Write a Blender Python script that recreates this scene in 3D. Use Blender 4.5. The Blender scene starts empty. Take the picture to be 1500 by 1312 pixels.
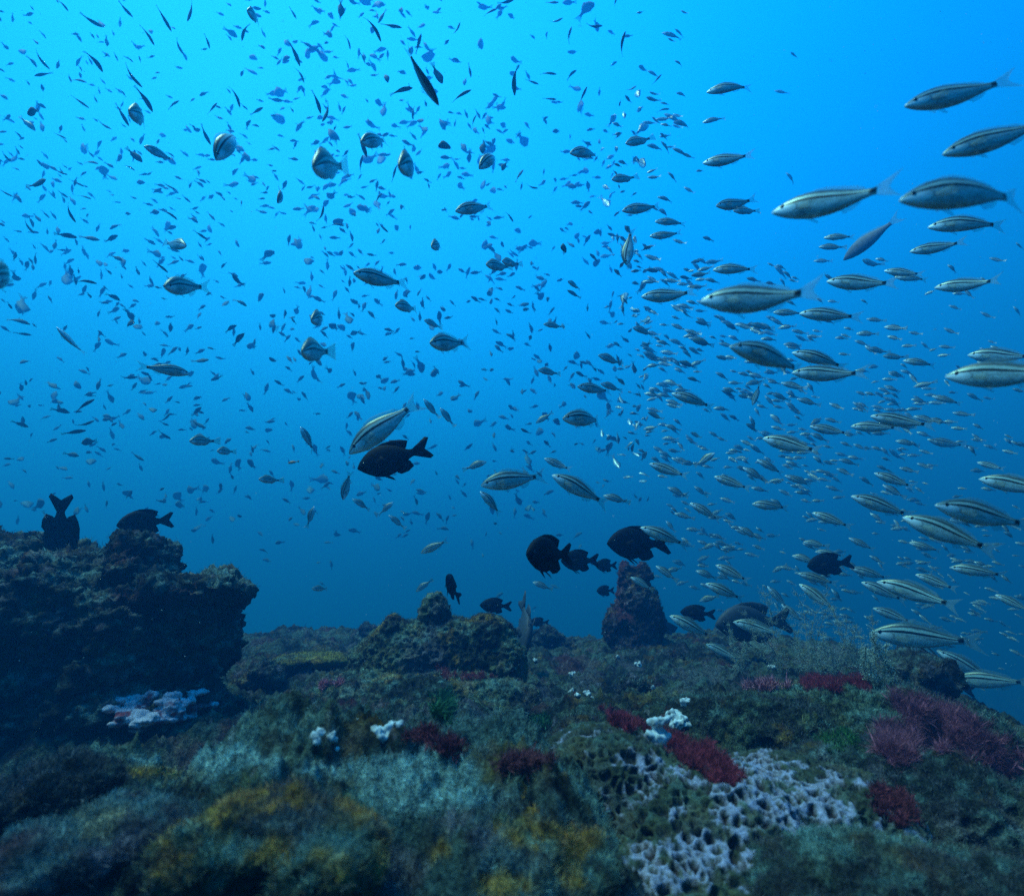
import bpy, bmesh, math, random
import numpy as np
from mathutils import Vector, Matrix, noise
from mathutils.bvhtree import BVHTree

# ------------------------------------------------------------------ camera, water light, sun, exposure
sc = bpy.context.scene
COL = sc.collection
R = math.radians
W0, H0 = 1500.0, 1312.0            # the photograph's own pixels
FPX = 818.0
PITCH = R(15.3)
CAM = Vector((0, 0, 0.35))
cam_d = bpy.data.cameras.new("camera")
cam = bpy.data.objects.new("camera", cam_d)
COL.objects.link(cam)
cam.location = CAM
cam.rotation_euler = (R(90) + PITCH, 0, 0)
cam_d.sensor_width = 36
cam_d.lens = FPX / W0 * 36
cam_d.clip_start = 0.02
cam_d.clip_end = 400
cam_d.dof.use_dof = True
cam_d.dof.focus_distance = 1.9
cam_d.dof.aperture_fstop = 4.2
sc.camera = cam

SUN_DIR = Vector((-0.40, -0.04, 0.91)).normalized()      # towards the light
world = bpy.data.worlds.new("World")
sc.world = world
world.use_nodes = True
wn = world.node_tree
wn.nodes.clear()
wo = wn.nodes.new("ShaderNodeOutputWorld")
wb = wn.nodes.new("ShaderNodeBackground")
tc = wn.nodes.new("ShaderNodeTexCoord")
dt = wn.nodes.new("ShaderNodeVectorMath"); dt.operation = 'DOT_PRODUCT'
GLOW = Vector((-0.38, 0.52, 0.77)).normalized()
dt.inputs[1].default_value = GLOW
mr = wn.nodes.new("ShaderNodeMapRange")
mr.inputs["From Min"].default_value = -0.6
mr.inputs["From Max"].default_value = 1.0
ramp = wn.nodes.new("ShaderNodeValToRGB")
ramp.color_ramp.interpolation = 'B_SPLINE'
stops = [(0.00, (0.000, 0.042, 0.100)), (0.38, (0.000, 0.095, 0.260)), (0.55, (0.000, 0.130, 0.430)),
         (0.66, (0.000, 0.165, 0.600)), (0.76, (0.000, 0.205, 0.780)), (0.85, (0.000, 0.26, 0.95)), (0.93, (0.004, 0.325, 1.0)), (1.0, (0.012, 0.42, 1.0))]
el = ramp.color_ramp.elements
while len(el) < len(stops):
    el.new(0.5)
for e, (p, c) in zip(el, stops):
    e.position = p; e.color = (*c, 1)
wn.links.new(tc.outputs["Generated"], dt.inputs[0])
wn.links.new(dt.outputs["Value"], mr.inputs["Value"])
wn.links.new(mr.outputs[0], ramp.inputs[0])
wn.links.new(ramp.outputs[0], wb.inputs["Color"])
wn.links.new(wb.outputs[0], wo.inputs["Surface"])
wb.inputs["Strength"].default_value = 2.3

sun_d = bpy.data.lights.new("sun", 'SUN')
sun_d.energy = 5.0
sun_d.angle = R(22)
sun_d.color = (0.52, 1.0, 1.0)
sun = bpy.data.objects.new("sun", sun_d)
COL.objects.link(sun)
sun.rotation_euler = SUN_DIR.to_track_quat('Z', 'Y').to_euler()

sc.view_settings.view_transform = 'Standard'
sc.view_settings.look = 'None'
sc.view_settings.exposure = 0.25
sc.view_settings.gamma = 1
cy = sc.cycles
cy.max_bounces = 4; cy.diffuse_bounces = 2; cy.glossy_bounces = 2
cy.volume_bounces = 0; cy.transparent_max_bounces = 10
cy.use_denoising = False

random.seed(7)
rng = np.random.default_rng(11)

# ------------------------------------------------------------------ helpers
FWD = Vector((0, math.cos(PITCH), math.sin(PITCH)))
UPC = Vector((0, -math.sin(PITCH), math.cos(PITCH)))
RGT = Vector((1, 0, 0))
def ray(px, py):
    return (FWD + RGT * ((px - W0/2) / FPX) - UPC * ((py - H0/2) / FPX)).normalized()
def at(px, py, Y):
    r = ray(px, py)
    return CAM + r * (Y / r.y)
def project(p):
    d = p - CAM
    z = d.dot(FWD)
    return W0/2 + FPX * d.dot(RGT) / z, H0/2 - FPX * d.dot(UPC) / z

def tag(o, label=None, cat=None, group=None, kind=None):
    if label: o["label"] = label
    if cat: o["category"] = cat
    if group: o["group"] = group
    if kind: o["kind"] = kind
    return o
def link(name, me, mat=None, parent=None, mat_first=True):
    o = bpy.data.objects.new(name, me)
    COL.objects.link(o)
    if mat is not None and len(me.materials) == 0:
        for m in (mat if isinstance(mat, (list, tuple)) else [mat]):
            me.materials.append(m)
    if parent is not None:
        o.parent = parent
    return o
def empty(name, loc=(0, 0, 0)):
    o = bpy.data.objects.new(name, None)
    o.empty_display_size = 0.05
    COL.objects.link(o)
    o.location = loc
    return o
def mesh_np(name, v, faces, smooth=True):
    """v (n,3); faces (m,k) array with one k"""
    me = bpy.data.meshes.new(name)
    v = np.asarray(v, np.float32); f = np.asarray(faces, np.int32)
    k = f.shape[1]
    me.vertices.add(len(v)); me.vertices.foreach_set("co", v.ravel())
    me.loops.add(f.size); me.loops.foreach_set("vertex_index", f.ravel())
    me.polygons.add(len(f))
    me.polygons.foreach_set("loop_start", np.arange(0, f.size, k, dtype=np.int32))
    me.polygons.foreach_set("loop_total", np.full(len(f), k, np.int32))
    me.update(calc_edges=True)
    me.polygons.foreach_set("use_smooth", np.full(len(f), smooth, bool))
    return me
def set_col(me, cols):
    a = me.color_attributes.new("Col", 'FLOAT_COLOR', 'POINT')
    c = np.ones((len(cols), 4), np.float32); c[:, :3] = cols
    a.data.foreach_set("color", c.ravel())
def get_co(me):
    a = np.empty(len(me.vertices)*3, np.float32); me.vertices.foreach_get("co", a); return a.reshape(-1, 3)
def get_no(me):
    a = np.empty(len(me.vertices)*3, np.float32); me.vertices.foreach_get("normal", a); return a.reshape(-1, 3)
def fbm(P, f, octv=4, seed=0, H=0.9):
    o = Vector((seed*17.3, seed*-9.1, seed*5.7))
    return np.array([noise.fractal(Vector(p)*f + o, H, 2.1, octv) for p in P.tolist()], np.float32)
def n1(P, f, seed=0):
    o = Vector((seed*13.7, seed*7.9, seed*-3.3))
    return np.array([noise.noise(Vector(p)*f + o) for p in P.tolist()], np.float32)
def vor(P, f, seed=0):
    o = Vector((seed*3.1, seed*11.7, seed*-6.3))
    d = np.array([noise.voronoi(Vector(p)*f + o)[0][:2] for p in P.tolist()], np.float32)
    return d[:, 0], d[:, 1]
def sstep(a, b, x):
    t = np.clip((x-a)/(b-a), 0, 1); return t*t*(3-2*t)
def mixc(c, col, m):
    return c*(1-m[:, None]) + np.asarray(col, np.float32)[None]*m[:, None]

# ------------------------------------------------------------------ materials
def nodes(name):
    m = bpy.data.materials.new(name); m.use_nodes = True
    nt = m.node_tree; nt.nodes.clear()
    return m, nt
def N(nt, t, **kw):
    n = nt.nodes.new(t)
    for k, v in kw.items():
        setattr(n, k, v)
    return n
def math_n(nt, op, a, b=None):
    n = N(nt, "ShaderNodeMath", operation=op)
    for i, x in enumerate((a, b)):
        if x is None: continue
        if isinstance(x, (int, float)): n.inputs[i].default_value = x
        else: nt.links.new(x, n.inputs[i])
    return n.outputs[0]
def mix_n(nt, fac, a, b, mode='MIX'):
    n = N(nt, "ShaderNodeMix", data_type='RGBA', blend_type=mode)
    for k, x in ((0, fac), (6, a), (7, b)):
        if isinstance(x, (int, float)): n.inputs[k].default_value = x
        elif isinstance(x, tuple): n.inputs[k].default_value = (*x, 1)
        else: nt.links.new(x, n.inputs[k])
    return n.outputs[2]
def reef_material(name, scale=60, contrast=1.0, bump=0.6, rough=0.9):
    """vertex-coloured growth with fine mottling and bumps"""
    m, nt = nodes(name)
    out = N(nt, "ShaderNodeOutputMaterial"); p = N(nt, "ShaderNodeBsdfPrincipled")
    at_ = N(nt, "ShaderNodeVertexColor", layer_name="Col")
    g = N(nt, "ShaderNodeNewGeometry")
    no = N(nt, "ShaderNodeTexNoise"); no.inputs["Scale"].default_value = scale; no.inputs["Detail"].default_value = 7; no.inputs["Roughness"].default_value = 0.7
    no2 = N(nt, "ShaderNodeTexNoise"); no2.inputs["Scale"].default_value = scale*4.3; no2.inputs["Detail"].default_value = 4
    nt.links.new(g.outputs["Position"], no.inputs["Vector"]); nt.links.new(g.outputs["Position"], no2.inputs["Vector"])
    r = N(nt, "ShaderNodeMapRange"); r.inputs[1].default_value = 0.36; r.inputs[2].default_value = 0.66
    r.inputs[3].default_value = 1.0-0.72*contrast; r.inputs[4].default_value = 1.0+0.75*contrast
    nt.links.new(no.outputs["Fac"], r.inputs[0])
    r2 = N(nt, "ShaderNodeMapRange"); r2.inputs[1].default_value = 0.35; r2.inputs[2].default_value = 0.7
    r2.inputs[3].default_value = 0.55; r2.inputs[4].default_value = 1.4
    nt.links.new(no2.outputs["Fac"], r2.inputs[0])
    mm = math_n(nt, 'MULTIPLY', r.outputs[0], r2.outputs[0])
    sc_ = N(nt, "ShaderNodeVectorMath", operation='SCALE')
    nt.links.new(at_.outputs["Color"], sc_.inputs[0]); nt.links.new(mm, sc_.inputs[3])
    nt.links.new(sc_.outputs[0], p.inputs["Base Color"])
    p.inputs["Roughness"].default_value = rough
    p.inputs["Specular IOR Level"].default_value = 0.15
    b = N(nt, "ShaderNodeBump"); b.inputs["Strength"].default_value = bump; b.inputs["Distance"].default_value = 0.006
    nt.links.new(mm, b.inputs["Height"]); nt.links.new(b.outputs[0], p.inputs["Normal"])
    nt.links.new(p.outputs[0], out.inputs[0])
    return m
M_REEF = reef_material("reef_growth", 70, 1.25, 0.9)
M_ROCK = reef_material("encrusted_rock", 55, 1.1, 0.8)
M_CORAL = reef_material("pitted_coral", 160, 0.55, 0.5)
M_TURF = reef_material("turf_hair", 30, 0.5, 0.0)

def simple(name, col, rough=0.6, spec=0.3, mott=0.5, scale=40, alpha=None):
    m, nt = nodes(name)
    out = N(nt, "ShaderNodeOutputMaterial"); p = N(nt, "ShaderNodeBsdfPrincipled")
    t = N(nt, "ShaderNodeTexCoord")
    no = N(nt, "ShaderNodeTexNoise"); no.inputs["Scale"].default_value = scale; no.inputs["Detail"].default_value = 4
    nt.links.new(t.outputs["Object"], no.inputs["Vector"])
    r = N(nt, "ShaderNodeMapRange"); r.inputs[1].default_value = 0.3; r.inputs[2].default_value = 0.7
    r.inputs[3].default_value = 1-mott; r.inputs[4].default_value = 1+mott*0.7
    nt.links.new(no.outputs["Fac"], r.inputs[0])
    c = mix_n(nt, 1.0, col, r.outputs[0], 'MULTIPLY')
    nt.links.new(c, p.inputs["Base Color"])
    p.inputs["Roughness"].default_value = rough; p.inputs["Specular IOR Level"].default_value = spec
    if alpha is not None:
        tr = N(nt, "ShaderNodeBsdfTransparent"); mx = N(nt, "ShaderNodeMixShader"); mx.inputs[0].default_value = alpha
        nt.links.new(tr.outputs[0], mx.inputs[1]); nt.links.new(p.outputs[0], mx.inputs[2]); nt.links.new(mx.outputs[0], out.inputs[0])
    else:
        nt.links.new(p.outputs[0], out.inputs[0])
    return m
M_FIN = simple("clear_fin", (0.20, 0.32, 0.30), 0.5, 0.3, 0.3, 20, alpha=0.20)
M_BLACK = simple("black_scales", (0.0015, 0.004, 0.008), 0.7, 0.10, 0.5, 30)
M_GREY = simple("grey_scales", (0.035, 0.045, 0.055), 0.6, 0.25, 0.4, 30)
M_PALE = simple("pale_scales", (0.12, 0.16, 0.20), 0.6, 0.25, 0.3, 20)
M_EYE = simple("eye_gloss", (0.004, 0.004, 0.005), 0.15, 0.6, 0.0, 10)
M_WHITE = simple("white_crust", (0.50, 0.53, 0.54), 0.85, 0.15, 0.6, 110)
M_ORANGE = simple("orange_scales", (0.5, 0.22, 0.03), 0.5, 0.3, 0.2, 30)
M_SPECK = simple("pale_speck", (0.55, 0.6, 0.6), 0.8, 0.2, 0.1, 10)

def silhouette_material():
    m, nt = nodes("silhouette_scales")  # striped fish's scales, darkened so their silhouette shade is in the colour
    out = N(nt, "ShaderNodeOutputMaterial"); p = N(nt, "ShaderNodeBsdfPrincipled"); uv = N(nt, "ShaderNodeUVMap", uv_map="UVMap")
    sp = N(nt, "ShaderNodeSeparateXYZ"); nt.links.new(uv.outputs[0], sp.inputs[0])
    cr = N(nt, "ShaderNodeValToRGB"); e = cr.color_ramp.elements
    e[0].color = (0.06, 0.22, 0.25, 1); e[1].color = (0.025, 0.09, 0.10, 1); nt.links.new(sp.outputs[1], cr.inputs[0])
    nt.links.new(cr.outputs[0], p.inputs["Base Color"]); p.inputs["Roughness"].default_value = 0.75; p.inputs["Specular IOR Level"].default_value = 0.2
    r = N(nt, "ShaderNodeMapRange"); r.inputs[1].default_value = 0.79; r.inputs[2].default_value = 0.86; r.inputs[3].default_value = 1.0; r.inputs[4].default_value = 0.3
    nt.links.new(sp.outputs[0], r.inputs[0])
    tr = N(nt, "ShaderNodeBsdfTransparent"); mx = N(nt, "ShaderNodeMixShader")
    nt.links.new(r.outputs[0], mx.inputs[0]); nt.links.new(tr.outputs[0], mx.inputs[1]); nt.links.new(p.outputs[0], mx.inputs[2]); nt.links.new(mx.outputs[0], out.inputs[0])
    return m
M_SILHOUETTE = silhouette_material()
def striped_material():
    """uv.x: 0 at the snout .. 1 at the tail tip; uv.y: 0 belly .. 1 back"""
    m, nt = nodes("striped_scales")
    out = N(nt, "ShaderNodeOutputMaterial"); p = N(nt, "ShaderNodeBsdfPrincipled")
    uv = N(nt, "ShaderNodeUVMap", uv_map="UVMap")
    sp = N(nt, "ShaderNodeSeparateXYZ"); nt.links.new(uv.outputs[0], sp.inputs[0])
    s, v = sp.outputs[0], sp.outputs[1]
    # scales
    vo = N(nt, "ShaderNodeTexVoronoi"); vo.inputs["Scale"].default_value = 1
    mp = N(nt, "ShaderNodeMapping"); mp.inputs["Scale"].default_value = (60, 24, 1)
    nt.links.new(uv.outputs[0], mp.inputs["Vector"]); nt.links.new(mp.outputs[0], vo.inputs["Vector"])
    belly = N(nt, "ShaderNodeValToRGB"); e = belly.color_ramp.elements
    e[0].position = 0.0; e[0].color = (0.52, 0.80, 0.84, 1)
    e[1].position = 1.0; e[1].color = (0.035, 0.055, 0.040, 1)
    a = e.new(0.55); a.color = (0.36, 0.56, 0.56, 1)
    a = e.new(0.82); a.color = (0.19, 0.30, 0.27, 1)
    nt.links.new(v, belly.inputs[0])
    sh = N(nt, "ShaderNodeMapRange"); sh.inputs[1].default_value = 0.0; sh.inputs[2].default_value = 0.8; sh.inputs[3].default_value = 1.15; sh.inputs[4].default_value = 0.6
    nt.links.new(vo.outputs["Distance"], sh.inputs[0])
    c = mix_n(nt, 1.0, belly.outputs[0], sh.outputs[0], 'MULTIPLY')
    oi = N(nt, "ShaderNodeObjectInfo")
    nz = N(nt, "ShaderNodeTexNoise", noise_dimensions='4D'); nz.inputs["Scale"].default_value = 9; nz.inputs["Detail"].default_value = 5
    nt.links.new(uv.outputs[0], nz.inputs["Vector"]); nt.links.new(math_n(nt, 'MULTIPLY', oi.outputs["Random"], 50.0), nz.inputs["W"])
    nr_ = N(nt, "ShaderNodeMapRange"); nr_.inputs[1].default_value = 0.3; nr_.inputs[2].default_value = 0.7; nr_.inputs[3].default_value = 0.62; nr_.inputs[4].default_value = 1.35
    nt.links.new(nz.outputs["Fac"], nr_.inputs[0])
    c = mix_n(nt, 1.0, c, nr_.outputs[0], 'MULTIPLY')
    def band(x, centre, half, soft):
        d = math_n(nt, 'ABSOLUTE', math_n(nt, 'SUBTRACT', x, centre))
        r = N(nt, "ShaderNodeMapRange", interpolation_type='SMOOTHSTEP')
        r.inputs[1].default_value = half; r.inputs[2].default_value = half+soft
        r.inputs[3].default_value = 1; r.inputs[4].default_value = 0
        nt.links.new(d, r.inputs[0]); return r.outputs[0]
    def ramp_s(a_, b_):
        r = N(nt, "ShaderNodeMapRange", interpolation_type='SMOOTHSTEP'); r.inputs[1].default_value = a_; r.inputs[2].default_value = b_
        nt.links.new(s, r.inputs[0]); return r.outputs[0]
    # silvery cheek
    cheek = math_n(nt, 'MULTIPLY', math_n(nt, 'SUBTRACT', 1.0, ramp_s(0.09, 0.25)), band(v, 0.33, 0.18, 0.26))
    c = mix_n(nt, cheek, c, (0.80, 0.97, 0.98))
    gill = math_n(nt, 'MULTIPLY', band(math_n(nt, 'ADD', s, math_n(nt, 'MULTIPLY', math_n(nt, 'SUBTRACT', v, 0.4), math_n(nt, 'SUBTRACT', v, 0.4))), 0.215, 0.004, 0.01), band(v, 0.38, 0.22, 0.08))
    c = mix_n(nt, math_n(nt, 'MULTIPLY', gill, 0.5), c, (0.05, 0.06, 0.06))
    # pale then dark line along the flank, both sloping from the eye to the tail
    mid = math_n(nt, 'ADD', v, math_n(nt, 'MULTIPLY', s, 0.14))
    notail = math_n(nt, 'SUBTRACT', 1.0, ramp_s(0.79, 0.82))
    y = math_n(nt, 'MULTIPLY', band(mid, 0.765, 0.035, 0.03), notail)
    c = mix_n(nt, math_n(nt, 'MULTIPLY', y, 0.4), c, (0.48, 0.68, 0.60))
    d = math_n(nt, 'MULTIPLY', band(mid, 0.660, 0.042, 0.02), notail)
    c = mix_n(nt, d, c, (0.010, 0.012, 0.012))
    bk = math_n(nt, 'MULTIPLY', math_n(nt, 'MULTIPLY', band(v, 0.845, 0.030, 0.02), notail), ramp_s(0.05, 0.12))
    c = mix_n(nt, math_n(nt, 'MULTIPLY', bk, 0.9), c, (0.015, 0.018, 0.016))
    # tail: clear and yellowish; dark blotch at its root
    tl = ramp_s(0.80, 0.835)
    c = mix_n(nt, tl, c, (0.24, 0.27, 0.17))
    spot = math_n(nt, 'MULTIPLY', band(s, 0.775, 0.017, 0.014), band(v, 0.5, 0.20, 0.16))
    c = mix_n(nt, spot, c, (0.006, 0.007, 0.008))
    nt.links.new(c, p.inputs["Base Color"])
    p.inputs["Roughness"].default_value = 0.38; p.inputs["Specular IOR Level"].default_value = 0.55
    p.inputs["Metallic"].default_value = 0.3
    tr = N(nt, "ShaderNodeBsdfTransparent"); mx = N(nt, "ShaderNodeMixShader")
    nt.links.new(math_n(nt, 'SUBTRACT', 1.0, math_n(nt, 'MULTIPLY', tl, 0.75)), mx.inputs[0])
    nt.links.new(tr.outputs[0], mx.inputs[1]); nt.links.new(p.outputs[0], mx.inputs[2]); nt.links.new(mx.outputs[0], out.inputs[0])
    return m
M_STRIPE = striped_material()

# ------------------------------------------------------------------ the reef: height field
def ground_z(P):
    x, y = P[:, 0], P[:, 1]
    z = 0.05*fbm(P*[1, 1, 0], 0.9, 3, 1) + 0.05*sstep(2.0, 3.6, y)
    led = np.exp(-((y-0.82)/0.24)**4) * sstep(0.30, 0.02, x) * 0.115          # the near ledge
    z = z + led - 0.085*np.exp(-((y-1.36)/0.22)**2)*sstep(0.25, -0.1, x)
    z = z + 0.10*np.exp(-(((x-0.62)/0.42)**2 + ((y-1.62)/0.34)**2))            # mound behind the pitted dome
    z = z - 0.10*sstep(0.02, 0.28, x)*sstep(1.35, 1.05, y)
    for bx, by, br, bh in ((-0.60, 0.88, .10, .055), (-0.30, 0.80, .12, .075), (-0.02, 0.82, .11, .045), (-0.44, 0.67, .09, -.10), (-0.16, 0.60, .08, -.06), (-0.72, 0.74, .10, -.07), (-0.47, 0.94, .05, -.05), (-0.12, 0.92, .10, .02), (0.05, 0.62, .08, .03)):
        z = z + bh*np.exp(-((x-bx)**2+(y-by)**2)/br**2)
    z = z + 0.10*np.exp(-(((x+1.55)/0.6)**2 + ((y-4.3)/0.6)**2)) + 0.06*np.exp(-(((x-0.9)/0.5)**2 + ((y-3.9)/0.4)**2))
    z = z - 0.07*np.exp(-(((x+0.92)/0.28)**2 + ((y-2.45)/0.18)**2))
    z = z - 0.07*np.exp(-(((x-0.30)/0.26)**2 + ((y-1.27)/0.12)**2))
    # the reef falls away behind and to the side
    edge = 4.75 + 0.35*np.sin(x*1.7) + 0.2*np.sin(x*4.1+1)
    z = z - 5.5*sstep(0, 9.0, y-edge)**0.9
    ex = 0.86 + 0.42*np.clip(y-0.9, -0.4, 3)
    z = z - 5.5*sstep(0, 7.0, x-ex)**0.85
    z = z - 5.5*sstep(0, 8.0, -x-3.6)
    z = z - 5.0*sstep(0, 9.0, -y-2.5)
    return np.maximum(z, -6.0)
def rough_z(P, r):
    near = sstep(9, 4, r)
    P3 = P*[1, 1, 0]
    f1, f2 = vor(P3, 11, 3)
    g1, g2 = vor(P3, 34, 5)
    a = 0.050*fbm(P3, 4.5, 6, 2, 0.6) + 0.045*(0.55-f1) + 0.022*(0.5-g1) + 0.016*fbm(P3, 34, 4, 4, 0.45)
    return a*near + (1-near)*0.3*fbm(P3, 0.35, 3, 8)
ang = np.concatenate([np.linspace(-R(58), R(58), 520), np.linspace(R(60), R(300), 70)])
rad = np.concatenate([np.linspace(0.05, 0.45, 20, endpoint=False), np.geomspace(0.45, 6.2, 620, endpoint=False), np.geomspace(6.2, 90, 50)])
na, nr = len(ang), len(rad)
A, RR = np.meshgrid(ang, rad)
G = np.stack([np.sin(A)*RR, np.cos(A)*RR, np.zeros_like(A)], -1).reshape(-1, 3)
Rf = RR.ravel()
gz = ground_z(G) + rough_z(G, Rf)
G[:, 2] = gz
idx = np.arange(na*nr).reshape(nr, na)
nxt = np.roll(idx, -1, 1)
quads = np.stack([idx[:-1].ravel(), nxt[:-1].ravel(), nxt[1:].ravel(), idx[1:].ravel()], 1)
G = np.vstack([G, [[0, 0, float(gz[:na].mean())]]])
sea_me = mesh_np("seabed", G, quads)
Rf = np.append(Rf, 0)

DARK = (0.030, 0.034, 0.022); OLIVE = (0.12, 0.125, 0.06); TURF = (0.20, 0.34, 0.31); OCHRE = (0.52, 0.27, 0.02)
MAROON = (0.17, 0.035, 0.045); LILAC = (0.42, 0.36, 0.44); GREY = (0.17, 0.15, 0.17); GREEN = (0.06, 0.15, 0.05)
RUST = (0.20, 0.09, 0.03); BONE = (0.55, 0.58, 0.52)
def growth(P, Nz, seed, turf=1.0, maroon=0.5, ochre=0.3, bone=0.3, base=DARK, mid=OLIVE):
    c = np.tile(np.asarray(base, np.float32), (len(P), 1))
    a = fbm(P, 6, 5, seed, 0.6); b = fbm(P, 9, 4, seed+1, 0.6); d = fbm(P, 3.5, 4, seed+2, 0.6); e = fbm(P, 22, 4, seed+3, 0.6)
    c = mixc(c, mid, sstep(-0.35, 0.35, a))
    c = mixc(c, TURF, np.clip(sstep(-0.15, 0.45, e*0.6+a*0.4)*sstep(-0.1, 0.8, Nz)*turf, 0, 1))
    c = mixc(c, MAROON, sstep(0.30, 0.62, d)*maroon)
    c = mixc(c, OCHRE, sstep(0.34, 0.6, b)*ochre)
    c = mixc(c, GREY, sstep(0.3, 0.7, -d)*0.5)
    c = mixc(c, LILAC, sstep(0.50, 0.72, -e)*bone)
    return c
def gauss_px(P, lst):
    """weight of ellipses laid on the ground, each given as world x, y, rx, ry"""
    w = np.zeros(len(P), np.float32)
    for (x, y, rx, ry) in lst:
        w = np.maximum(w, np.exp(-((P[:, 0]-x)/rx)**2 - ((P[:, 1]-y)/ry)**2))
    return w
NO = get_no(sea_me)
gc = growth(G.astype(np.float32), NO[:, 2], 20, 0.32, 0.45, 0.2, 0.3, (0.014, 0.017, 0.010), (0.070, 0.082, 0.036))
led = sstep(1.22, 1.0, G[:, 1])*sstep(0.30, 0.1, G[:, 0])*sstep(0.15, 0.4, G[:, 1]+0.25)
e1 = fbm(G, 8, 4, 41, 0.6)
gc = mixc(gc, TURF, np.clip(led*(0.30+0.6*e1), 0, 0.8).astype(np.float32))
sel = np.where((Rf > 0.3) & (Rf < 1.7) & (G[:, 1] > 0.25))[0]
pm = np.array([project(Vector(p)) for p in G[sel].tolist()], np.float32)
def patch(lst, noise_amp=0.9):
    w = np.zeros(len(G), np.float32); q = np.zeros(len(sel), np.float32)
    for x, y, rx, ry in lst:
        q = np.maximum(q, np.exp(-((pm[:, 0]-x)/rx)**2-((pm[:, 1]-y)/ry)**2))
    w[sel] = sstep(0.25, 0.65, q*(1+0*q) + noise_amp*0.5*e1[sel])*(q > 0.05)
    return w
gc = mixc(gc, (0.012, 0.014, 0.012), 0.97*patch([(90, 1150, 62, 28), (150, 1285, 130, 28), (335, 1290, 75, 26), (40, 1300, 60, 30), (40, 1195, 50, 15), (280, 1160, 40, 14), (900, 1290, 60, 25)]))  # a dark lump, and the shade of cavities painted into the seabed colour
gc = mixc(gc, OCHRE, 0.72*patch([(375, 1188, 62, 30), (455, 1238, 52, 30), (300, 1222, 45, 20), (790, 1222, 62, 26), (842, 1268, 36, 36), (645, 1246, 22, 15), (225, 1130, 62, 10), (120, 1190, 55, 14), (105, 1225, 40, 16), (735, 1295, 40, 16)]))
gc = mixc(gc, (0.15, 0.12, 0.15), 0.7*patch([(215, 1205, 75, 26), (585, 1272, 46, 40), (700, 1225, 34, 18), (180, 1175, 60, 16)]))
gc = mixc(gc, (0.05, 0.16, 0.06), 0.6*patch([(470, 1185, 70, 30), (340, 1290, 40, 26), (60, 1220, 60, 12), (520, 1230, 40, 20), (160, 1160, 60, 16)]))
gc = mixc(gc, (0.29, 0.46, 0.44), 0.9*patch([(560, 1125, 230, 22), (330, 1110, 180, 16), (650, 1165, 120, 26), (70, 1205, 70, 9), (110, 1240, 60, 8)]))  # bright crest: the highlight on its turf is painted into the colour
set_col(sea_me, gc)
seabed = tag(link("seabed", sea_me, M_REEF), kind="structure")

solids = []       # meshes the growth is rooted on, in world space
def add_solid(me):
    v = get_co(me); me.calc_loop_triangles()
    t = np.empty(len(me.loop_triangles)*3, np.int32); me.loop_triangles.foreach_get("vertices", t)
    solids.append((v, t.reshape(-1, 3)))
add_solid(sea_me)

# ------------------------------------------------------------------ rocks
def remesh(blobs, voxel):
    bm = bmesh.new()
    for c, r, rz, *q in blobs:
        mat = Matrix.Translation(c) @ Matrix.Rotation(R(rz), 4, 'Z') @ Matrix.Rotation(R(q[0] if q else 0), 4, 'Y') @ Matrix.Diagonal((*r, 1))
        bmesh.ops.create_icosphere(bm, subdivisions=4, radius=1, matrix=mat)
    me = bpy.data.meshes.new("tmp"); bm.to_mesh(me); bm.free()
    o = bpy.data.objects.new("tmp", me); COL.objects.link(o)
    md = o.modifiers.new("r", 'REMESH'); md.mode = 'VOXEL'; md.voxel_size = voxel
    dg = bpy.context.evaluated_depsgraph_get()
    out = bpy.data.meshes.new_from_object(o.evaluated_get(dg))
    bpy.data.objects.remove(o); bpy.data.meshes.remove(me)
    out.polygons.foreach_set("use_smooth", np.ones(len(out.polygons), bool))
    return out
def displace(me, amp, freq, seed, fine=0.006, pits=0.0, pitf=40, lump=0.0, lumpf=14, edge=False, strata=0.0):
    v = get_co(me); n = get_no(me)
    d = amp*fbm(v, freq, 5, seed, 0.75)
    if lump:
        f1, f2 = vor(v, lumpf, seed+4); d += lump*(0.5-f1)
    if strata:
        d += strata*np.sin(v[:, 2]*48 + 5*fbm(v, 3.5, 3, seed+21))*(1-np.abs(n[:, 2]))
    v = v + n*d[:, None]
    me.vertices.foreach_set("co", v.astype(np.float32).ravel()); me.update()
    n = get_no(me)
    d = fine*fbm(v, 45, 4, seed+9, 0.6)
    f1 = None
    if pits:
        wv = v + 0.35/pitf*np.stack([n1(v, pitf*0.8, 61+q) for q in range(3)], 1) if edge else v
        f1, f2 = vor(wv, pitf, seed+2)
        if edge:
            f1 = f2-f1; d -= pits*sstep(0.10, 0.34, f1)
        else:
            d -= pits*sstep(0.42, 0.12, f1)
    v = v + n*d[:, None]
    me.vertices.foreach_set("co", v.astype(np.float32).ravel()); me.update()
    return v, get_no(me), f1
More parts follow.
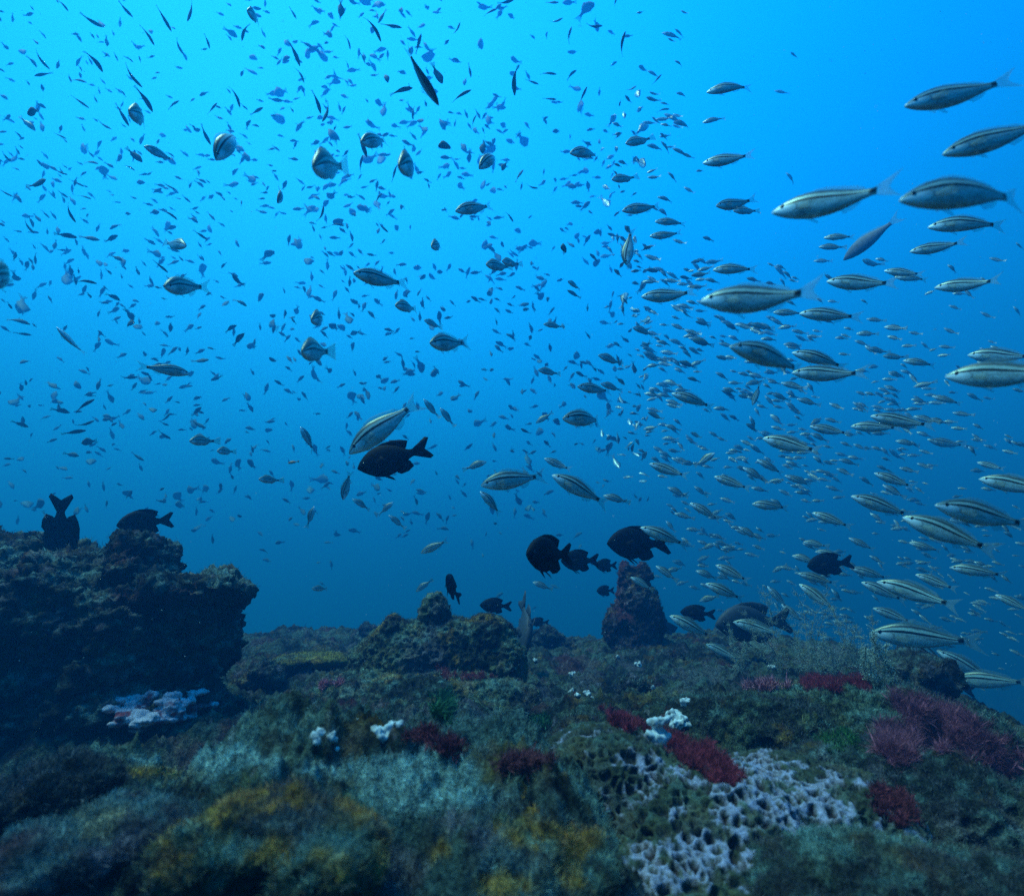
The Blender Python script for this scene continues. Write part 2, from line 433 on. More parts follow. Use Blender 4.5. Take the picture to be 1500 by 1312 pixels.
def fuzz(P, Nn, C, count, ln, wd, seed, lift=0.6, light=1.25, up=None):
    """thin tapering blades rooted on given points"""
    r = np.random.default_rng(seed)
    i = r.choice(len(P), count)
    p = P[i] + r.normal(0, 0.002, (count, 3)); n = Nn[i]
    d = n*lift + np.array([0, 0, 0.5]) + r.normal(0, 0.42, (count, 3))
    d /= np.linalg.norm(d, axis=1)[:, None]
    s = np.cross(d, r.normal(0, 1, (count, 3))); s /= np.linalg.norm(s, axis=1)[:, None]
    L = (ln*(0.35+1.0*r.random(count)**1.5))[:, None]; w = (wd*(0.6+0.8*r.random(count)))[:, None]
    bend = r.normal(0, 0.22, (count, 3))*L
    a = p - d*0.003 - s*w; b = p - d*0.003 + s*w; m1 = p + d*L*0.55 + s*w*0.7 + bend*0.25; m0 = p + d*L*0.55 - s*w*0.7 + bend*0.25; t = p + d*L + bend
    V = np.stack([a, b, m1, t, m0], 1).reshape(-1, 3)
    F = (np.arange(count)*5)[:, None] + np.arange(5)[None]
    me = mesh_np("fuzz", V, F, smooth=False)
    c = C[i]*light*(0.6+0.8*r.random(count))[:, None]
    set_col(me, np.repeat(np.clip(c, 0, 0.9), 5, 0))
    return me
def rock(name, blobs, voxel, label, disp, colour, fuzzn=0, fl=0.012, fw=0.0006, cat="rock", mat=None, paint=None):
    me = remesh(blobs, voxel)
    v, n, f1 = displace(me, **disp)
    c = growth(v, n[:, 2], **colour)
    if paint is not None:
        c = paint(v, n, c, f1)
    set_col(me, c)
    o = tag(link(name, me, mat or M_ROCK), label, cat)
    g_ = {'mossy_boulder': 'mossy boulders of the near reef', 'small_stone': 'small stones strewn on the reef'}.get(name)
    if g_: o['group'] = g_
    add_solid(me)
    if fuzzn:
        vis = (n[:, 2] > -0.15) & (c.mean(1) < (0.2 if mat is M_CORAL else 9))
        fm = fuzz(v[vis], n[vis], np.maximum(c[vis], 0.075), fuzzn, fl, fw, len(v))
        f = link("algae_fuzz", fm, M_TURF, o)
        f["kind"] = "stuff"
    return o

def pb(px, py, rx, ry, Y, depth, tilt=0):
    """ellipsoid at depth Y whose apparent centre and half sizes are known"""
    c = at(px, py, Y); q = Y/FWD.y*0.93/FPX
    return (c, (rx*q, depth, ry*q), 0, tilt)
# large dark rock with an overhanging ledge
rock("overhanging_rock", [pb(10, 905, 150, 116, 1.95, .42), pb(120, 905, 120, 98, 1.9, .36), pb(212, 836, 44, 50, 1.86, .18), pb(212, 935, 92, 92, 1.9, .32), pb(286, 868, 64, 20, 1.85, .20, 3),
     pb(330, 861, 26, 9, 1.84, .12, 8), pb(288, 892, 34, 26, 1.86, .2), pb(272, 955, 32, 60, 1.93, .22), pb(272, 955, 50, 80, 1.92, .25), pb(150, 1035, 185, 55, 1.85, .30), pb(-10, 1010, 190, 100, 1.85, .38), pb(-150, 900, 150, 150, 2.0, .45)],
     0.0075, "large dark overhanging rock with fuzzy rim beside the reef edge",
     dict(amp=0.040, freq=6.5, seed=3, fine=0.018, pits=0.016, pitf=22, lump=0.045, lumpf=9, strata=0.018),
     dict(seed=50, turf=0.7, maroon=0.4, ochre=0.12, bone=0.25, base=(0.018, 0.019, 0.014), mid=(0.075, 0.072, 0.045)), 42000, 0.013, 0.0006)
# three-lobed mound in the middle
rock("lobed_rock", [pb(640, 968, 122, 58, 2.45, .22), pb(655, 940, 88, 34, 2.45, .14), pb(600, 958, 70, 42, 2.42, .15), pb(636, 908, 23, 36, 2.42, .07), pb(576, 930, 22, 28, 2.40, .08), pb(714, 940, 42, 40, 2.42, .13), pb(736, 975, 36, 40, 2.38, .13),
     pb(540, 1012, 85, 26, 2.3, .22), pb(640, 1022, 150, 30, 2.15, .2), pb(600, 955, 50, 26, 2.4, .12), pb(650, 1045, 130, 22, 2.0, .16), pb(745, 1040, 60, 20, 2.1, .15)],
     0.006, "olive lobed rock mound with three rounded knobs on top",
     dict(amp=0.020, freq=8, seed=5, fine=0.011, pits=0.014, pitf=34, lump=0.014, lumpf=17),
     dict(seed=60, turf=0.6, maroon=0.2, ochre=0.35, bone=0.2, base=(0.026, 0.030, 0.015), mid=(0.13, 0.135, 0.055)), 40000, 0.009, 0.0005)
# the upright pillar
rock("stone_pillar", [pb(918, 843, 12, 21, 3.6, .06), pb(942, 843, 12, 21, 3.6, .06), pb(930, 855, 22, 26, 3.6, .09), pb(933, 885, 31, 42, 3.6, .12), pb(908, 922, 25, 38, 3.6, .11), pb(948, 915, 24, 50, 3.6, .11),
     pb(928, 938, 39, 48, 3.6, .14), pb(900, 976, 26, 12, 3.58, .14), pb(960, 978, 26, 11, 3.58, .14)],
     0.009, "upright stubby pillar of pink encrusted stone standing alone",
     dict(amp=0.02, freq=9, seed=8, fine=0.014, pits=0.012, pitf=24, lump=0.014, lumpf=15),
     dict(seed=70, turf=0.35, maroon=0.55, ochre=0.25, bone=0.5, base=(0.035, 0.022, 0.022), mid=(0.11, 0.055, 0.05)), 7000, 0.014, 0.0009)
# pitted white-and-green coral dome close to the lens
def paint_pits(v, n, c, f1):
    pm = np.array([project(Vector(p)) for p in v.tolist()], np.float32)      # where on the dome the bare skeleton shows
    x, y = pm[:, 0], pm[:, 1]
    m = np.exp(-((x-1130)/95)**2-((y-1170)/48)**2) + np.exp(-((x-1230)/80)**2-((y-1205)/36)**2) + np.exp(-((x-1010)/90)**2-((y-1270)/36)**2) + 0.5*np.exp(-((x-890)/70)**2-((y-1165)/35)**2) + np.exp(-((x-1110)/40)**2-((y-1120)/20)**2) + 0.9*np.exp(-((x-1080)/70)**2-((y-1245)/26)**2) + 0.5*np.exp(-((x-960)/60)**2-((y-1285)/26)**2)
    m = sstep(0.34, 0.66, m*0.76 + 1.0*fbm(v, 26, 4, 91, 0.55))
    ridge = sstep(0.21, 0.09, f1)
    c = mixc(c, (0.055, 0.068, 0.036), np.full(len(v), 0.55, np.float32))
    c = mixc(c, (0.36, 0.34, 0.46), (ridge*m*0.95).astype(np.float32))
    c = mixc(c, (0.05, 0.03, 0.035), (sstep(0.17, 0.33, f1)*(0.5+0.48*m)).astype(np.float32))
    return c
rock("pitted_coral", [pb(900, 1160, 115, 82, 1.02, .17), pb(1020, 1225, 170, 100, .95, .2), pb(1170, 1215, 150, 85, .98, .2), pb(1080, 1290, 230, 75, .84, .16), pb(860, 1190, 70, 60, .98, .12)],
     0.003, "pale honeycomb coral dome full of dark pits close to the camera",
     dict(amp=0.016, freq=7, seed=12, fine=0.003, pits=0.011, pitf=60, edge=True),
     dict(seed=80, turf=0.6, maroon=0.25, ochre=0.15, bone=0.1, base=(0.04, 0.045, 0.03), mid=(0.12, 0.13, 0.065)), 22000, 0.006, 0.00025, "coral", M_CORAL, paint_pits)
# mossy boulders
rock("mossy_boulder", [pb(1130, 1068, 105, 55, 1.5, .2), pb(1225, 1062, 78, 60, 1.5, .2), pb(1050, 1065, 60, 42, 1.52, .14)],
     0.005, "low mossy green boulder behind the honeycomb coral",
     dict(amp=0.025, freq=7, seed=15, fine=0.007, pits=0.007, pitf=42, lump=0.012, lumpf=15),
     dict(seed=84, turf=0.5, maroon=0.15, ochre=0.2, bone=0.1, base=(0.03, 0.036, 0.02), mid=(0.075, 0.09, 0.035)), 34000, 0.008, 0.0004)
rock("mossy_boulder", [pb(1340, 1185, 115, 75, 1.1, .2), pb(1440, 1235, 110, 85, 1.06, .2), pb(1255, 1140, 75, 40, 1.15, .14)],
     0.0045, "sloping mossy boulder below the red feathery algae at the reef's edge",
     dict(amp=0.022, freq=7, seed=16, fine=0.006, pits=0.008, pitf=46, lump=0.012, lumpf=17),
     dict(seed=88, turf=0.5, maroon=0.2, ochre=0.15, bone=0.2, base=(0.022, 0.028, 0.02), mid=(0.05, 0.06, 0.03)), 36000, 0.007, 0.0003)
rock("mossy_boulder", [pb(1300, 1050, 60, 48, 1.5, .14), pb(1385, 1090, 72, 58, 1.45, .16), pb(1460, 1150, 62, 55, 1.4, .16), pb(1530, 1220, 70, 70, 1.35, .2)],
     0.006, "outer ridge boulder that carries the feathery dark red algae",
     dict(amp=0.022, freq=7, seed=17, fine=0.006, pits=0.008, pitf=40, lump=0.012, lumpf=15),
     dict(seed=90, turf=0.5, maroon=0.5, ochre=0.1, bone=0.2, base=(0.022, 0.028, 0.02), mid=(0.06, 0.07, 0.035)), 12000, 0.014, 0.0006)
rock("mossy_boulder", [pb(1270, 1335, 170, 88, .74, .12), pb(1420, 1345, 130, 75, .76, .12)],
     0.004, "turf covered boulder nearest the camera below the white honeycomb patch",
     dict(amp=0.016, freq=8, seed=19, fine=0.005, pits=0.005, pitf=50, lump=0.008, lumpf=20),
     dict(seed=94, turf=0.6, maroon=0.15, ochre=0.1, bone=0.1, base=(0.03, 0.038, 0.028), mid=(0.06, 0.07, 0.04)), 60000, 0.006, 0.00022)
def paint_ochre(v, n, c, f1):
    w = sstep(-0.15, 0.35, fbm(v, 9, 4, 131, 0.6))*sstep(-0.1, 0.6, n[:, 2])
    return mixc(c, OCHRE, (0.75*w).astype(np.float32))
rock("mossy_boulder", [pb(395, 1226, 110, 50, .61, .06), pb(300, 1245, 80, 42, .59, .06), pb(480, 1255, 70, 42, .59, .06)], 0.004,
     "ochre stained hump in the lower ledge turf", dict(amp=0.018, freq=9, seed=23, fine=0.006, pits=0.006, pitf=44, lump=0.016, lumpf=20),
     dict(seed=134, turf=0.7, maroon=0.1, ochre=0.6, bone=0.1, base=(0.02, 0.025, 0.012), mid=(0.09, 0.09, 0.03)), 32000, 0.006, 0.00024, paint=paint_ochre)
rock("mossy_boulder", [pb(85, 1162, 64, 38, .74, .06), pb(30, 1182, 50, 32, .72, .06)], 0.004,
     "dark boulder low at the frame edge below the overhanging rock", dict(amp=0.018, freq=9, seed=24, fine=0.006, pits=0.006, pitf=40, lump=0.014, lumpf=18),
     dict(seed=138, turf=0.25, maroon=0.3, ochre=0.1, bone=0.2, base=(0.012, 0.014, 0.012), mid=(0.035, 0.036, 0.03)), 9000, 0.007, 0.0003)
rock("mossy_boulder", [pb(170, 1228, 95, 34, .63, .06), pb(90, 1258, 90, 38, .59, .06)], 0.004,
     "purplish grey hump between the dark boulder and the ochre hump", dict(amp=0.016, freq=9, seed=25, fine=0.006, pits=0.005, pitf=44, lump=0.014, lumpf=19),
     dict(seed=142, turf=0.5, maroon=0.35, ochre=0.25, bone=0.2, base=(0.035, 0.028, 0.032), mid=(0.10, 0.085, 0.09)), 16000, 0.006, 0.00024)
rock("mossy_boulder", [pb(760, 1250, 85, 46, .68, .06), pb(840, 1278, 60, 36, .66, .05)], 0.004,
     "orange speckled hump at the foot of the honeycomb coral", dict(amp=0.016, freq=9, seed=26, fine=0.006, pits=0.006, pitf=44, lump=0.014, lumpf=20),
     dict(seed=146, turf=0.7, maroon=0.15, ochre=0.5, bone=0.1, base=(0.02, 0.025, 0.014), mid=(0.08, 0.085, 0.035)), 18000, 0.006, 0.00024, paint=paint_ochre)
rock("brown_stone", [pb(850, 1085, 34, 26, 1.16, .045), pb(870, 1078, 26, 22, 1.17, .04)], 0.004,
     "small brown knobbly stone on top of the honeycomb coral", dict(amp=0.015, freq=14, seed=18, fine=0.006, pits=0.006, pitf=50),
     dict(seed=92, turf=0.1, maroon=0.5, ochre=0.2, bone=0.1, base=(0.045, 0.03, 0.025), mid=(0.09, 0.06, 0.04)), 1500, 0.008, 0.0005)
# yellow ledge, flat block with a shaded side
def paint_yellow(v, n, c, f1):
    w = (sstep(0.0, 0.5, fbm(v, 8, 3, 97)+0.35)*0.9*sstep(0.045, 0.06, v[:, 2])).astype(np.float32)
    return mixc(c, (0.26, 0.20, 0.03), w)
rock("yellow_ledge", [pb(445, 968, 42, 12, 2.75, .14), pb(478, 967, 36, 12, 2.75, .13), pb(460, 992, 44, 14, 2.87, .1)], 0.006,
     "flat yellow growth covered stone ledge beside the lobed mound", dict(amp=0.008, freq=9, seed=21, fine=0.004),
     dict(seed=96, turf=0.4, maroon=0.1, ochre=0.6, bone=0.1, base=(0.04, 0.035, 0.02), mid=(0.1, 0.085, 0.03)), 5000, 0.010, 0.0006, "rock", None, paint_yellow)
# small stones along the far rim of the reef
rim = [(800, 930, 3.9, .09, "small dark stone at the foot of the upright blue grey fish"), (838, 945, 3.9, .10, "flat topped pinkish stone beside the pillar's base"), (1030, 985, 3.0, .07, "dark stone in the grass right below the pillar"),
       (930, 1003, 2.2, .05, "round dark pebble with pale specks in front of the pillar"), (455, 945, 4.3, .14, "low grey stone on the far reef rim behind the yellow ledge"), (540, 925, 4.2, .09, "small knobbly stone on the far reef rim by the lobed mound"),
       (1120, 962, 3.3, .13, "reddish low stone behind the feathery bushes"), (385, 985, 2.5, .07, "dark rubble stone between the overhanging rock and the yellow ledge"), (1345, 985, 2.1, .12, "dark low stone under the feathery bushes near the drop"),
       (600, 1100, 1.55, .05, "small maroon stone below the white crust clump"), (985, 965, 3.2, .08, "pinkish stone at the foot of the pillar")]
for k, (px, py, Y, s, lab) in enumerate(rim):
    c = at(px, py, Y)
    rock("small_stone", [(c, (s, s*0.9, s*0.6), 20*k), (c+Vector((s*0.5, 0, -s*0.2)), (s*0.8, s*0.8, s*0.5), 0), (c+Vector((-s*0.4, 0.02, -s*0.5)), (s, s, s*0.5), 0)], max(0.005, s*0.09), lab,
         dict(amp=s*0.3, freq=0.9/s, seed=30+k, fine=0.006, lump=s*0.15, lumpf=2/s),
         dict(seed=100+k*4, turf=0.5, maroon=0.7 if k in (1, 6, 9, 10) else 0.3, ochre=0.2, bone=0.4, base=(0.03, 0.028, 0.024), mid=(0.08, 0.075, 0.05)), 1500, 0.012, 0.0009)

# ------------------------------------------------------------------ growth rooted on the reef
allv = np.vstack([s[0] for s in solids]); off = 0; tris = []
for v_, t_ in solids:
    tris.append(t_+off); off += len(v_)
allt = np.vstack(tris)
BVH = BVHTree.FromPolygons(allv.tolist(), allt.tolist())
def hit(px, py):
    r = ray(px, py)
    l, n, i, d = BVH.ray_cast(CAM + r*0.1, r, 30)
    return (l, n) if l is not None else (None, None)
def down(x, y):
    l, n, i, d = BVH.ray_cast(Vector((x, y, 3)), Vector((0, 0, -1)), 20)
    return l, n

# turf over the whole near reef: nobody could count it
vis = (Rf > 0.35) & (Rf < 4.9) & (NO[:, 2] > 0.15) & (np.abs(np.arctan2(G[:, 0], G[:, 1])) < R(56))
near = vis & (Rf < 1.5) & (e1 > -0.45)
far_ = vis & (Rf >= 1.2)
Pn, Nn, Cn = G[near], NO[near], gc[near]
Pf, Nf, Cf = G[far_], NO[far_], gc[far_]
m1 = fuzz(Pn, Nn, mixc(Cn, TURF, np.full(len(Cn), 0.12, np.float32)), 330000, 0.0075, 0.00024, 5, light=1.15)
tag(link("turf_algae", m1, M_TURF), "short blue grey turf algae carpeting the near reef ledge", "algae", kind="stuff")
m2 = fuzz(Pf, Nf, mixc(Cf, TURF, np.full(len(Cf), 0.12, np.float32)), 55000, 0.010, 0.0005, 6, light=0.85)
tag(link("turf_algae", m2, M_TURF), "sparse dark turf algae over the farther reef flat", "algae", kind="stuff")

def tuft(name, label, spots, n, ln, wd, col, seed, cat="algae", lift=0.45):
    """a patch of soft red or green filaments; spots: ellipses seen from the camera, their filaments rooted where the ray meets the reef"""
    r = random.Random(seed); P = []; Q = []
    k = 0
    while len(P) < 900 and k < 6000:
        k += 1
        (px, py, a, b, rot) = r.choice(spots)
        t = r.random()*6.283; q = 1.25*math.sqrt(r.random())
        dx, dy = a*q*math.cos(t), b*q*math.sin(t)
        cr, sr = math.cos(R(rot)), math.sin(R(rot))
        l, nn = hit(px+dx*cr-dy*sr, py+dx*sr+dy*cr)
        if l is None or (l-CAM).length > 6: continue
        if noise.fractal(l*(95/(l-CAM).length), 0.5, 2.1, 4) < 0.8*(q-0.5): continue
        P.append(l); Q.append(nn)
    if not P: return
    P = np.array([list(p) for p in P]); P = P + np.random.default_rng(seed+50).normal(0, 0.004, P.shape)*[1, 1, 0.3]; Q = np.array([list(q) for q in Q])
    C = np.tile(np.asarray(col, np.float32), (len(P), 1))
    C = C*(0.65+0.7*np.random.default_rng(seed).random(len(C)))[:, None]
    me = fuzz(P, Q, C, n, ln, wd, seed, lift, 1.0)
    o = link(name, me, M_TURF)
    tag(o, label, cat, {'red_algae': 'red algae patches on the reef', 'green_algae': 'green algae tufts on the reef'}[name])
    return o
RED = (0.34, 0.05, 0.07); PINK = (0.55, 0.2, 0.24); DRED = (0.22, 0.045, 0.055)
tuft("red_algae", "strip of red algae beside the white lumps on the coral's crest", [(915, 1055, 34, 9, 22)], 22000, 0.012, 0.00025, RED, 1)
tuft("red_algae", "long crimson algae strip between honeycomb coral and mossy boulder", [(1030, 1112, 62, 18, 32)], 36000, 0.012, 0.00022, RED, 2)
tuft("red_algae", "flat red algae mat on top of the mossy boulder by the bushes", [(1232, 1000, 58, 12, 3)], 24000, 0.014, 0.0003, RED, 3)
tuft("red_algae", "feathery dark red algae spilling over the reef's outer slope", [(1350, 1055, 62, 26, 30), (1430, 1090, 60, 26, 36), (1320, 1085, 30, 30, 0)], 80000, 0.024, 0.00020, (0.33, 0.10, 0.14), 4, lift=0.08)
tuft("red_algae", "small red patch on the front of the lobed mound", [(652, 985, 16, 9, 30), (700, 992, 26, 6, 0)], 4000, 0.012, 0.0006, (0.34, 0.07, 0.07), 5)
tuft("red_algae", "brownish red algae in the hollow below the lobed mound", [(628, 1085, 30, 12, 20), (660, 1095, 16, 12, 0)], 6000, 0.012, 0.0005, DRED, 6)
tuft("red_algae", "pinkish fuzz under the yellow ledge", [(488, 1002, 20, 6, -10)], 1500, 0.018, 0.0009, PINK, 7)
tuft("red_algae", "dull red fuzz along the left foot of the honeycomb coral", [(770, 1118, 30, 9, -10)], 5000, 0.012, 0.0004, (0.25, 0.07, 0.08), 8)
tuft("red_algae", "dark red algae clump in the honeycomb coral's outer side", [(1310, 1180, 36, 18, 25)], 8000, 0.01, 0.0004, DRED, 9)
tuft("red_algae", "pink fuzz strip beyond the mossy boulder below the bushes", [(1125, 1005, 28, 8, 0)], 2000, 0.02, 0.0009, PINK, 10)
tuft("green_algae", "vivid green algae tuft on the reef flat before the lobed mound", [(650, 1035, 14, 26, 0)], 2600, 0.028, 0.0007, (0.05, 0.16, 0.07), 11)
tuft("green_algae", "green algae smear on the mossy boulder", [(1228, 1085, 26, 14, -10)], 4000, 0.009, 0.0004, (0.06, 0.17, 0.05), 12)
tuft("green_algae", "small green tuft left of the brown knobbly stone", [(792, 1055, 14, 10, 0)], 2500, 0.012, 0.0005, (0.04, 0.13, 0.05), 13)

def largest_piece(me):
    e = np.empty(len(me.edges)*2, np.int32); me.edges.foreach_get("vertices", e); e = e.reshape(-1, 2)
    lab = np.arange(len(me.vertices))
    while True:
        m = np.minimum(lab[e[:, 0]], lab[e[:, 1]]); new = lab.copy()
        np.minimum.at(new, e[:, 0], m); np.minimum.at(new, e[:, 1], m); new = new[new]
        if (new == lab).all(): break
        lab = new
    u, c = np.unique(lab, return_counts=True); keep = u[c.argmax()]
    bm = bmesh.new(); bm.from_mesh(me); bm.verts.ensure_lookup_table()
    bmesh.ops.delete(bm, geom=[v for v in bm.verts if lab[v.index] != keep], context='VERTS')
    bm.to_mesh(me); bm.free()
def lumps(name, label, parts, mat, seed, cat="sponge"):
    """a cluster of small pale lumps grown on the reef: (px, py, radius in px)"""
    r = random.Random(seed)
    bl = []; last = None
    for (px, py, rp) in parts:
        l, nn = hit(px, py+rp*0.6)
        if l is None: continue
        dd = (l-CAM).length
        if last is not None and abs(dd-d0) > 0.05*d0:
            dd = d0; l = CAM + ray(px, py+rp*0.6)*d0
        d0 = dd
        s = 0.8*rp*dd/FPX
        bl.append((l, (s*0.8, s*0.8, s*0.6), 0))
        if last is not None:
            for q in range(1, 5):
                bl.append((last.lerp(l, q/5), (s*0.62, s*0.62, s*0.5), 0))
        last = l
        for q in range(4):
            bl.append((l + Vector((r.uniform(-.7, .7)*s, r.uniform(-.5, .5)*s, s*(0.1+0.6*r.random()))), (s*r.uniform(.4, .7), s*r.uniform(.4, .7), s*r.uniform(.35, .7)), r.uniform(0, 90)))
    if not bl: return
    vx = max(0.0022, min(b[1][0] for b in bl)*0.22)
    me = remesh(bl, vx); largest_piece(me)
    v = get_co(me); n = get_no(me)
    sz = bl[0][1][0]
    v = v + n*(sz*0.6*fbm(v, 0.9/sz, 4, seed))[:, None]
    me.vertices.foreach_set("co", v.astype(np.float32).ravel()); me.update()
    tag(link(name, me, mat), label, cat, 'white sponge lumps on the reef' if name == 'white_sponge' else None)
lumps("white_sponge", "largest white lump cluster beside the crimson algae", [(994, 1048, 17)], M_WHITE, 1)
lumps("white_sponge", "dull white lump standing behind the largest one", [(1003, 1024, 9)], M_WHITE, 6)
lumps("white_sponge", "white lumps at the upper end of the red strip", [(962, 1072, 17), (960, 1058, 10), (972, 1052, 8)], M_WHITE, 2)
lumps("white_sponge", "ragged white clump in the hollow before the lobed mound", [(550, 1068, 11), (570, 1062, 13), (582, 1058, 9), (560, 1080, 8)], M_WHITE, 3)
lumps("white_sponge", "pale cone shaped lump at the ledge rim", [(468, 1070, 11), (462, 1080, 10)], M_WHITE, 4)
lumps("white_sponge", "small white lump just right of the pale cone", [(484, 1076, 8), (492, 1082, 5)], M_WHITE, 5)
for k, (px, py, rp) in enumerate([(836, 1010, 5), (846, 1016, 5), (860, 1013, 6), (838, 985, 5), (783, 965, 4), (523, 1052, 3), (495, 1095, 5), (936, 972, 5), (766, 1100, 3), (955, 1005, 4), (868, 1020, 3), (905, 960, 3), (1130, 975, 5)]):
    lumps("white_tuft", "tiny white tuft on the dark reef flat", [(px, py, rp)], M_WHITE, 20+k)
for o in COL.objects:
    if o.name.startswith("white_tuft"): o["group"] = "tiny white tufts dotting the reef flat"
# pink and white crust at the foot of the overhanging rock
def crust():
    r = random.Random(3); bl = []
    for k in range(110):
        px = 232 + r.gauss(0, 30); py = 1040 + r.gauss(0, 10) - (px-232)*0.12
        if abs(px-225) < 14 and abs(py-1035) < 7: continue
        l, nn = hit(px, py)
        if l is None: continue
        bl.append((l, (r.uniform(.016, .028), r.uniform(.016, .028), r.uniform(.007, .010)), r.uniform(0, 90)))
    me = remesh(bl, 0.0035); largest_piece(me)
    v = get_co(me); n = get_no(me)
    v = v + n*(0.006*fbm(v, 60, 5, 7))[:, None]
    me.vertices.foreach_set("co", v.astype(np.float32).ravel()); me.update()
    c = np.tile(np.array([0.62, 0.56, 0.62], np.float32), (len(v), 1))
    c = mixc(c, (0.35, 0.08, 0.10), sstep(0.1, 0.45, fbm(v, 18, 3, 8)))
    set_col(me, c)
    tag(link("pale_crust", me, M_CORAL), "pinkish white crust patch at the foot of the overhanging rock", "coral")
crust()

# feathery hydroid bushes
M_HYD = simple("hydroid_stem", (0.16, 0.16, 0.10), 0.8, 0.2, 0.3, 60)
M_POL = simple("hydroid_polyps", (0.30, 0.37, 0.31), 0.8, 0.2, 0.4, 60)
def bush(px, py, h_px, w_px, label, seed, nst=5, Y=None):
    r = random.Random(seed)
    base, nn = hit(px, py)
    if base is None: return
    s = (base-CAM).length/FPX
    H, Wd = h_px*s, w_px*s
    root = tag(empty("feathery_hydroid", base), label, "hydroid", "feathery hydroid bushes on the reef's edge")
    bs = bmesh.new(); LV = []
    def tube(a, b, ra, rb):
        d = (b-a).normalized(); x = d.orthogonal().normalized(); y = d.cross(x)
        ring = [[bs.verts.new(p + (x*math.cos(t)+y*math.sin(t))*q) for t in (0, 2.09, 4.19)] for p, q in ((a, ra), (b, rb))]
        for i in range(3):
            bs.faces.new((ring[0][i], ring[0][(i+1) % 3], ring[1][(i+1) % 3], ring[1][i]))
    for k in range(nst):
        p = Vector((r.uniform(-.25, .25)*Wd, r.uniform(-.2, .2)*Wd, -0.005))
        d = Vector((r.uniform(-.45, .45), r.uniform(-.3, .3), 1)).normalized()
        L = H*r.uniform(.55, 1.05); seg = 9
        for i in range(seg):
            q = p + d*(L/seg)
            w = 0.0016*(1-i/seg*0.7)
            tube(p, q, w, w*0.92)
            if i >= 1:
                for m in range(5):
                    bd = Vector((r.uniform(-1, 1), r.uniform(-1, 1), r.uniform(-.1, .9))).normalized()
                    bl = L*r.uniform(.06, .2)*(1.1-i/seg*0.6)
                    e = p + bd*bl
                    tube(p, e, 0.0006, 0.0003)
                    for j in range(30):
                        LV.append((p.lerp(e, r.uniform(.2, 1.05)) + Vector((r.gauss(0, .004), r.gauss(0, .004), r.gauss(0, .004))), r.uniform(.0007, .0020)))
            p = q
            d = (d + Vector((r.uniform(-.22, .22), r.uniform(-.22, .22), .05))).normalized()
    me = bpy.data.meshes.new("stem"); bs.to_mesh(me); bs.free()
    link("stem", me, M_HYD, root)
    C = np.array([list(p) for p, q in LV]); S = np.array([q for p, q in LV])[:, None]
    g = np.random.default_rng(seed); a = g.normal(0, 1, C.shape); a /= np.linalg.norm(a, axis=1)[:, None]
    b = np.cross(a, g.normal(0, 1, C.shape)); b /= np.linalg.norm(b, axis=1)[:, None]
    V = np.stack([C-a*S, C+b*S*0.6, C+a*S, C-b*S*0.6], 1).reshape(-1, 3)
    pm = mesh_np("polyps", V, np.arange(len(V)).reshape(-1, 4), False)
    o = link("polyps", pm, M_POL, root); o["kind"] = "stuff"
for k, (px, py, h, w, n_, lab) in enumerate([(1140, 990, 118, 40, 4, "slender feathery hydroid left of the tall branched one"), (1182, 992, 135, 40, 4, "tallest feathery hydroid with bare lower stem"),
        (1240, 985, 105, 70, 7, "bushy feathery hydroid overlapping the big striped fish"), (1085, 985, 70, 40, 4, "small feathery hydroid nearest the pillar"), (1205, 990, 70, 70, 7, "low dense feathery hydroid between the taller ones"), (1290, 1000, 62, 60, 6, "low feathery hydroid above the dark red algae")]):
    bush(px, py, h, w, lab, 60+k, n_)

# ------------------------------------------------------------------ fish meshes (head +X, back +Z, total length 1)
def bend_pt(x, y, z, k):
    """bend the rear of the body sideways along an arc"""
    if abs(k) < 1e-4 or x > 0.22: return (x, y, z)
    t = 0.22 - x; r = 1.0/k; a = t/r
    cx, cy_ = 0.22 - math.sin(a)*r, (1-math.cos(a))*r
    return (cx - math.sin(a)*y*-1 if False else cx + math.sin(a)*y, cy_ + math.cos(a)*y, z)
GRUNT = [(0, .004, -.006, .004), (.02, .024, -.022, .016), (.06, .052, -.044, .030), (.12, .086, -.070, .045), (.20, .118, -.094, .056), (.28, .134, -.108, .062), (.37, .136, -.112, .062),
         (.46, .122, -.106, .055), (.55, .098, -.088, .044), (.63, .070, -.064, .032), (.70, .046, -.044, .022), (.76, .034, -.034, .015), (.80, .034, -.034, .010)]
DAMSEL = [(0, .004, -.006, .006), (.02, .035, -.030, .022), (.06, .085, -.070, .044), (.12, .140, -.120, .062), (.20, .190, -.172, .076), (.29, .218, -.205, .080), (.38, .220, -.212, .076),
          (.47, .200, -.195, .066), (.56, .160, -.155, .050), (.63, .110, -.108, .035), (.69, .066, -.066, .022), (.74, .052, -.052, .015), (.78, .052, -.052, .011)]
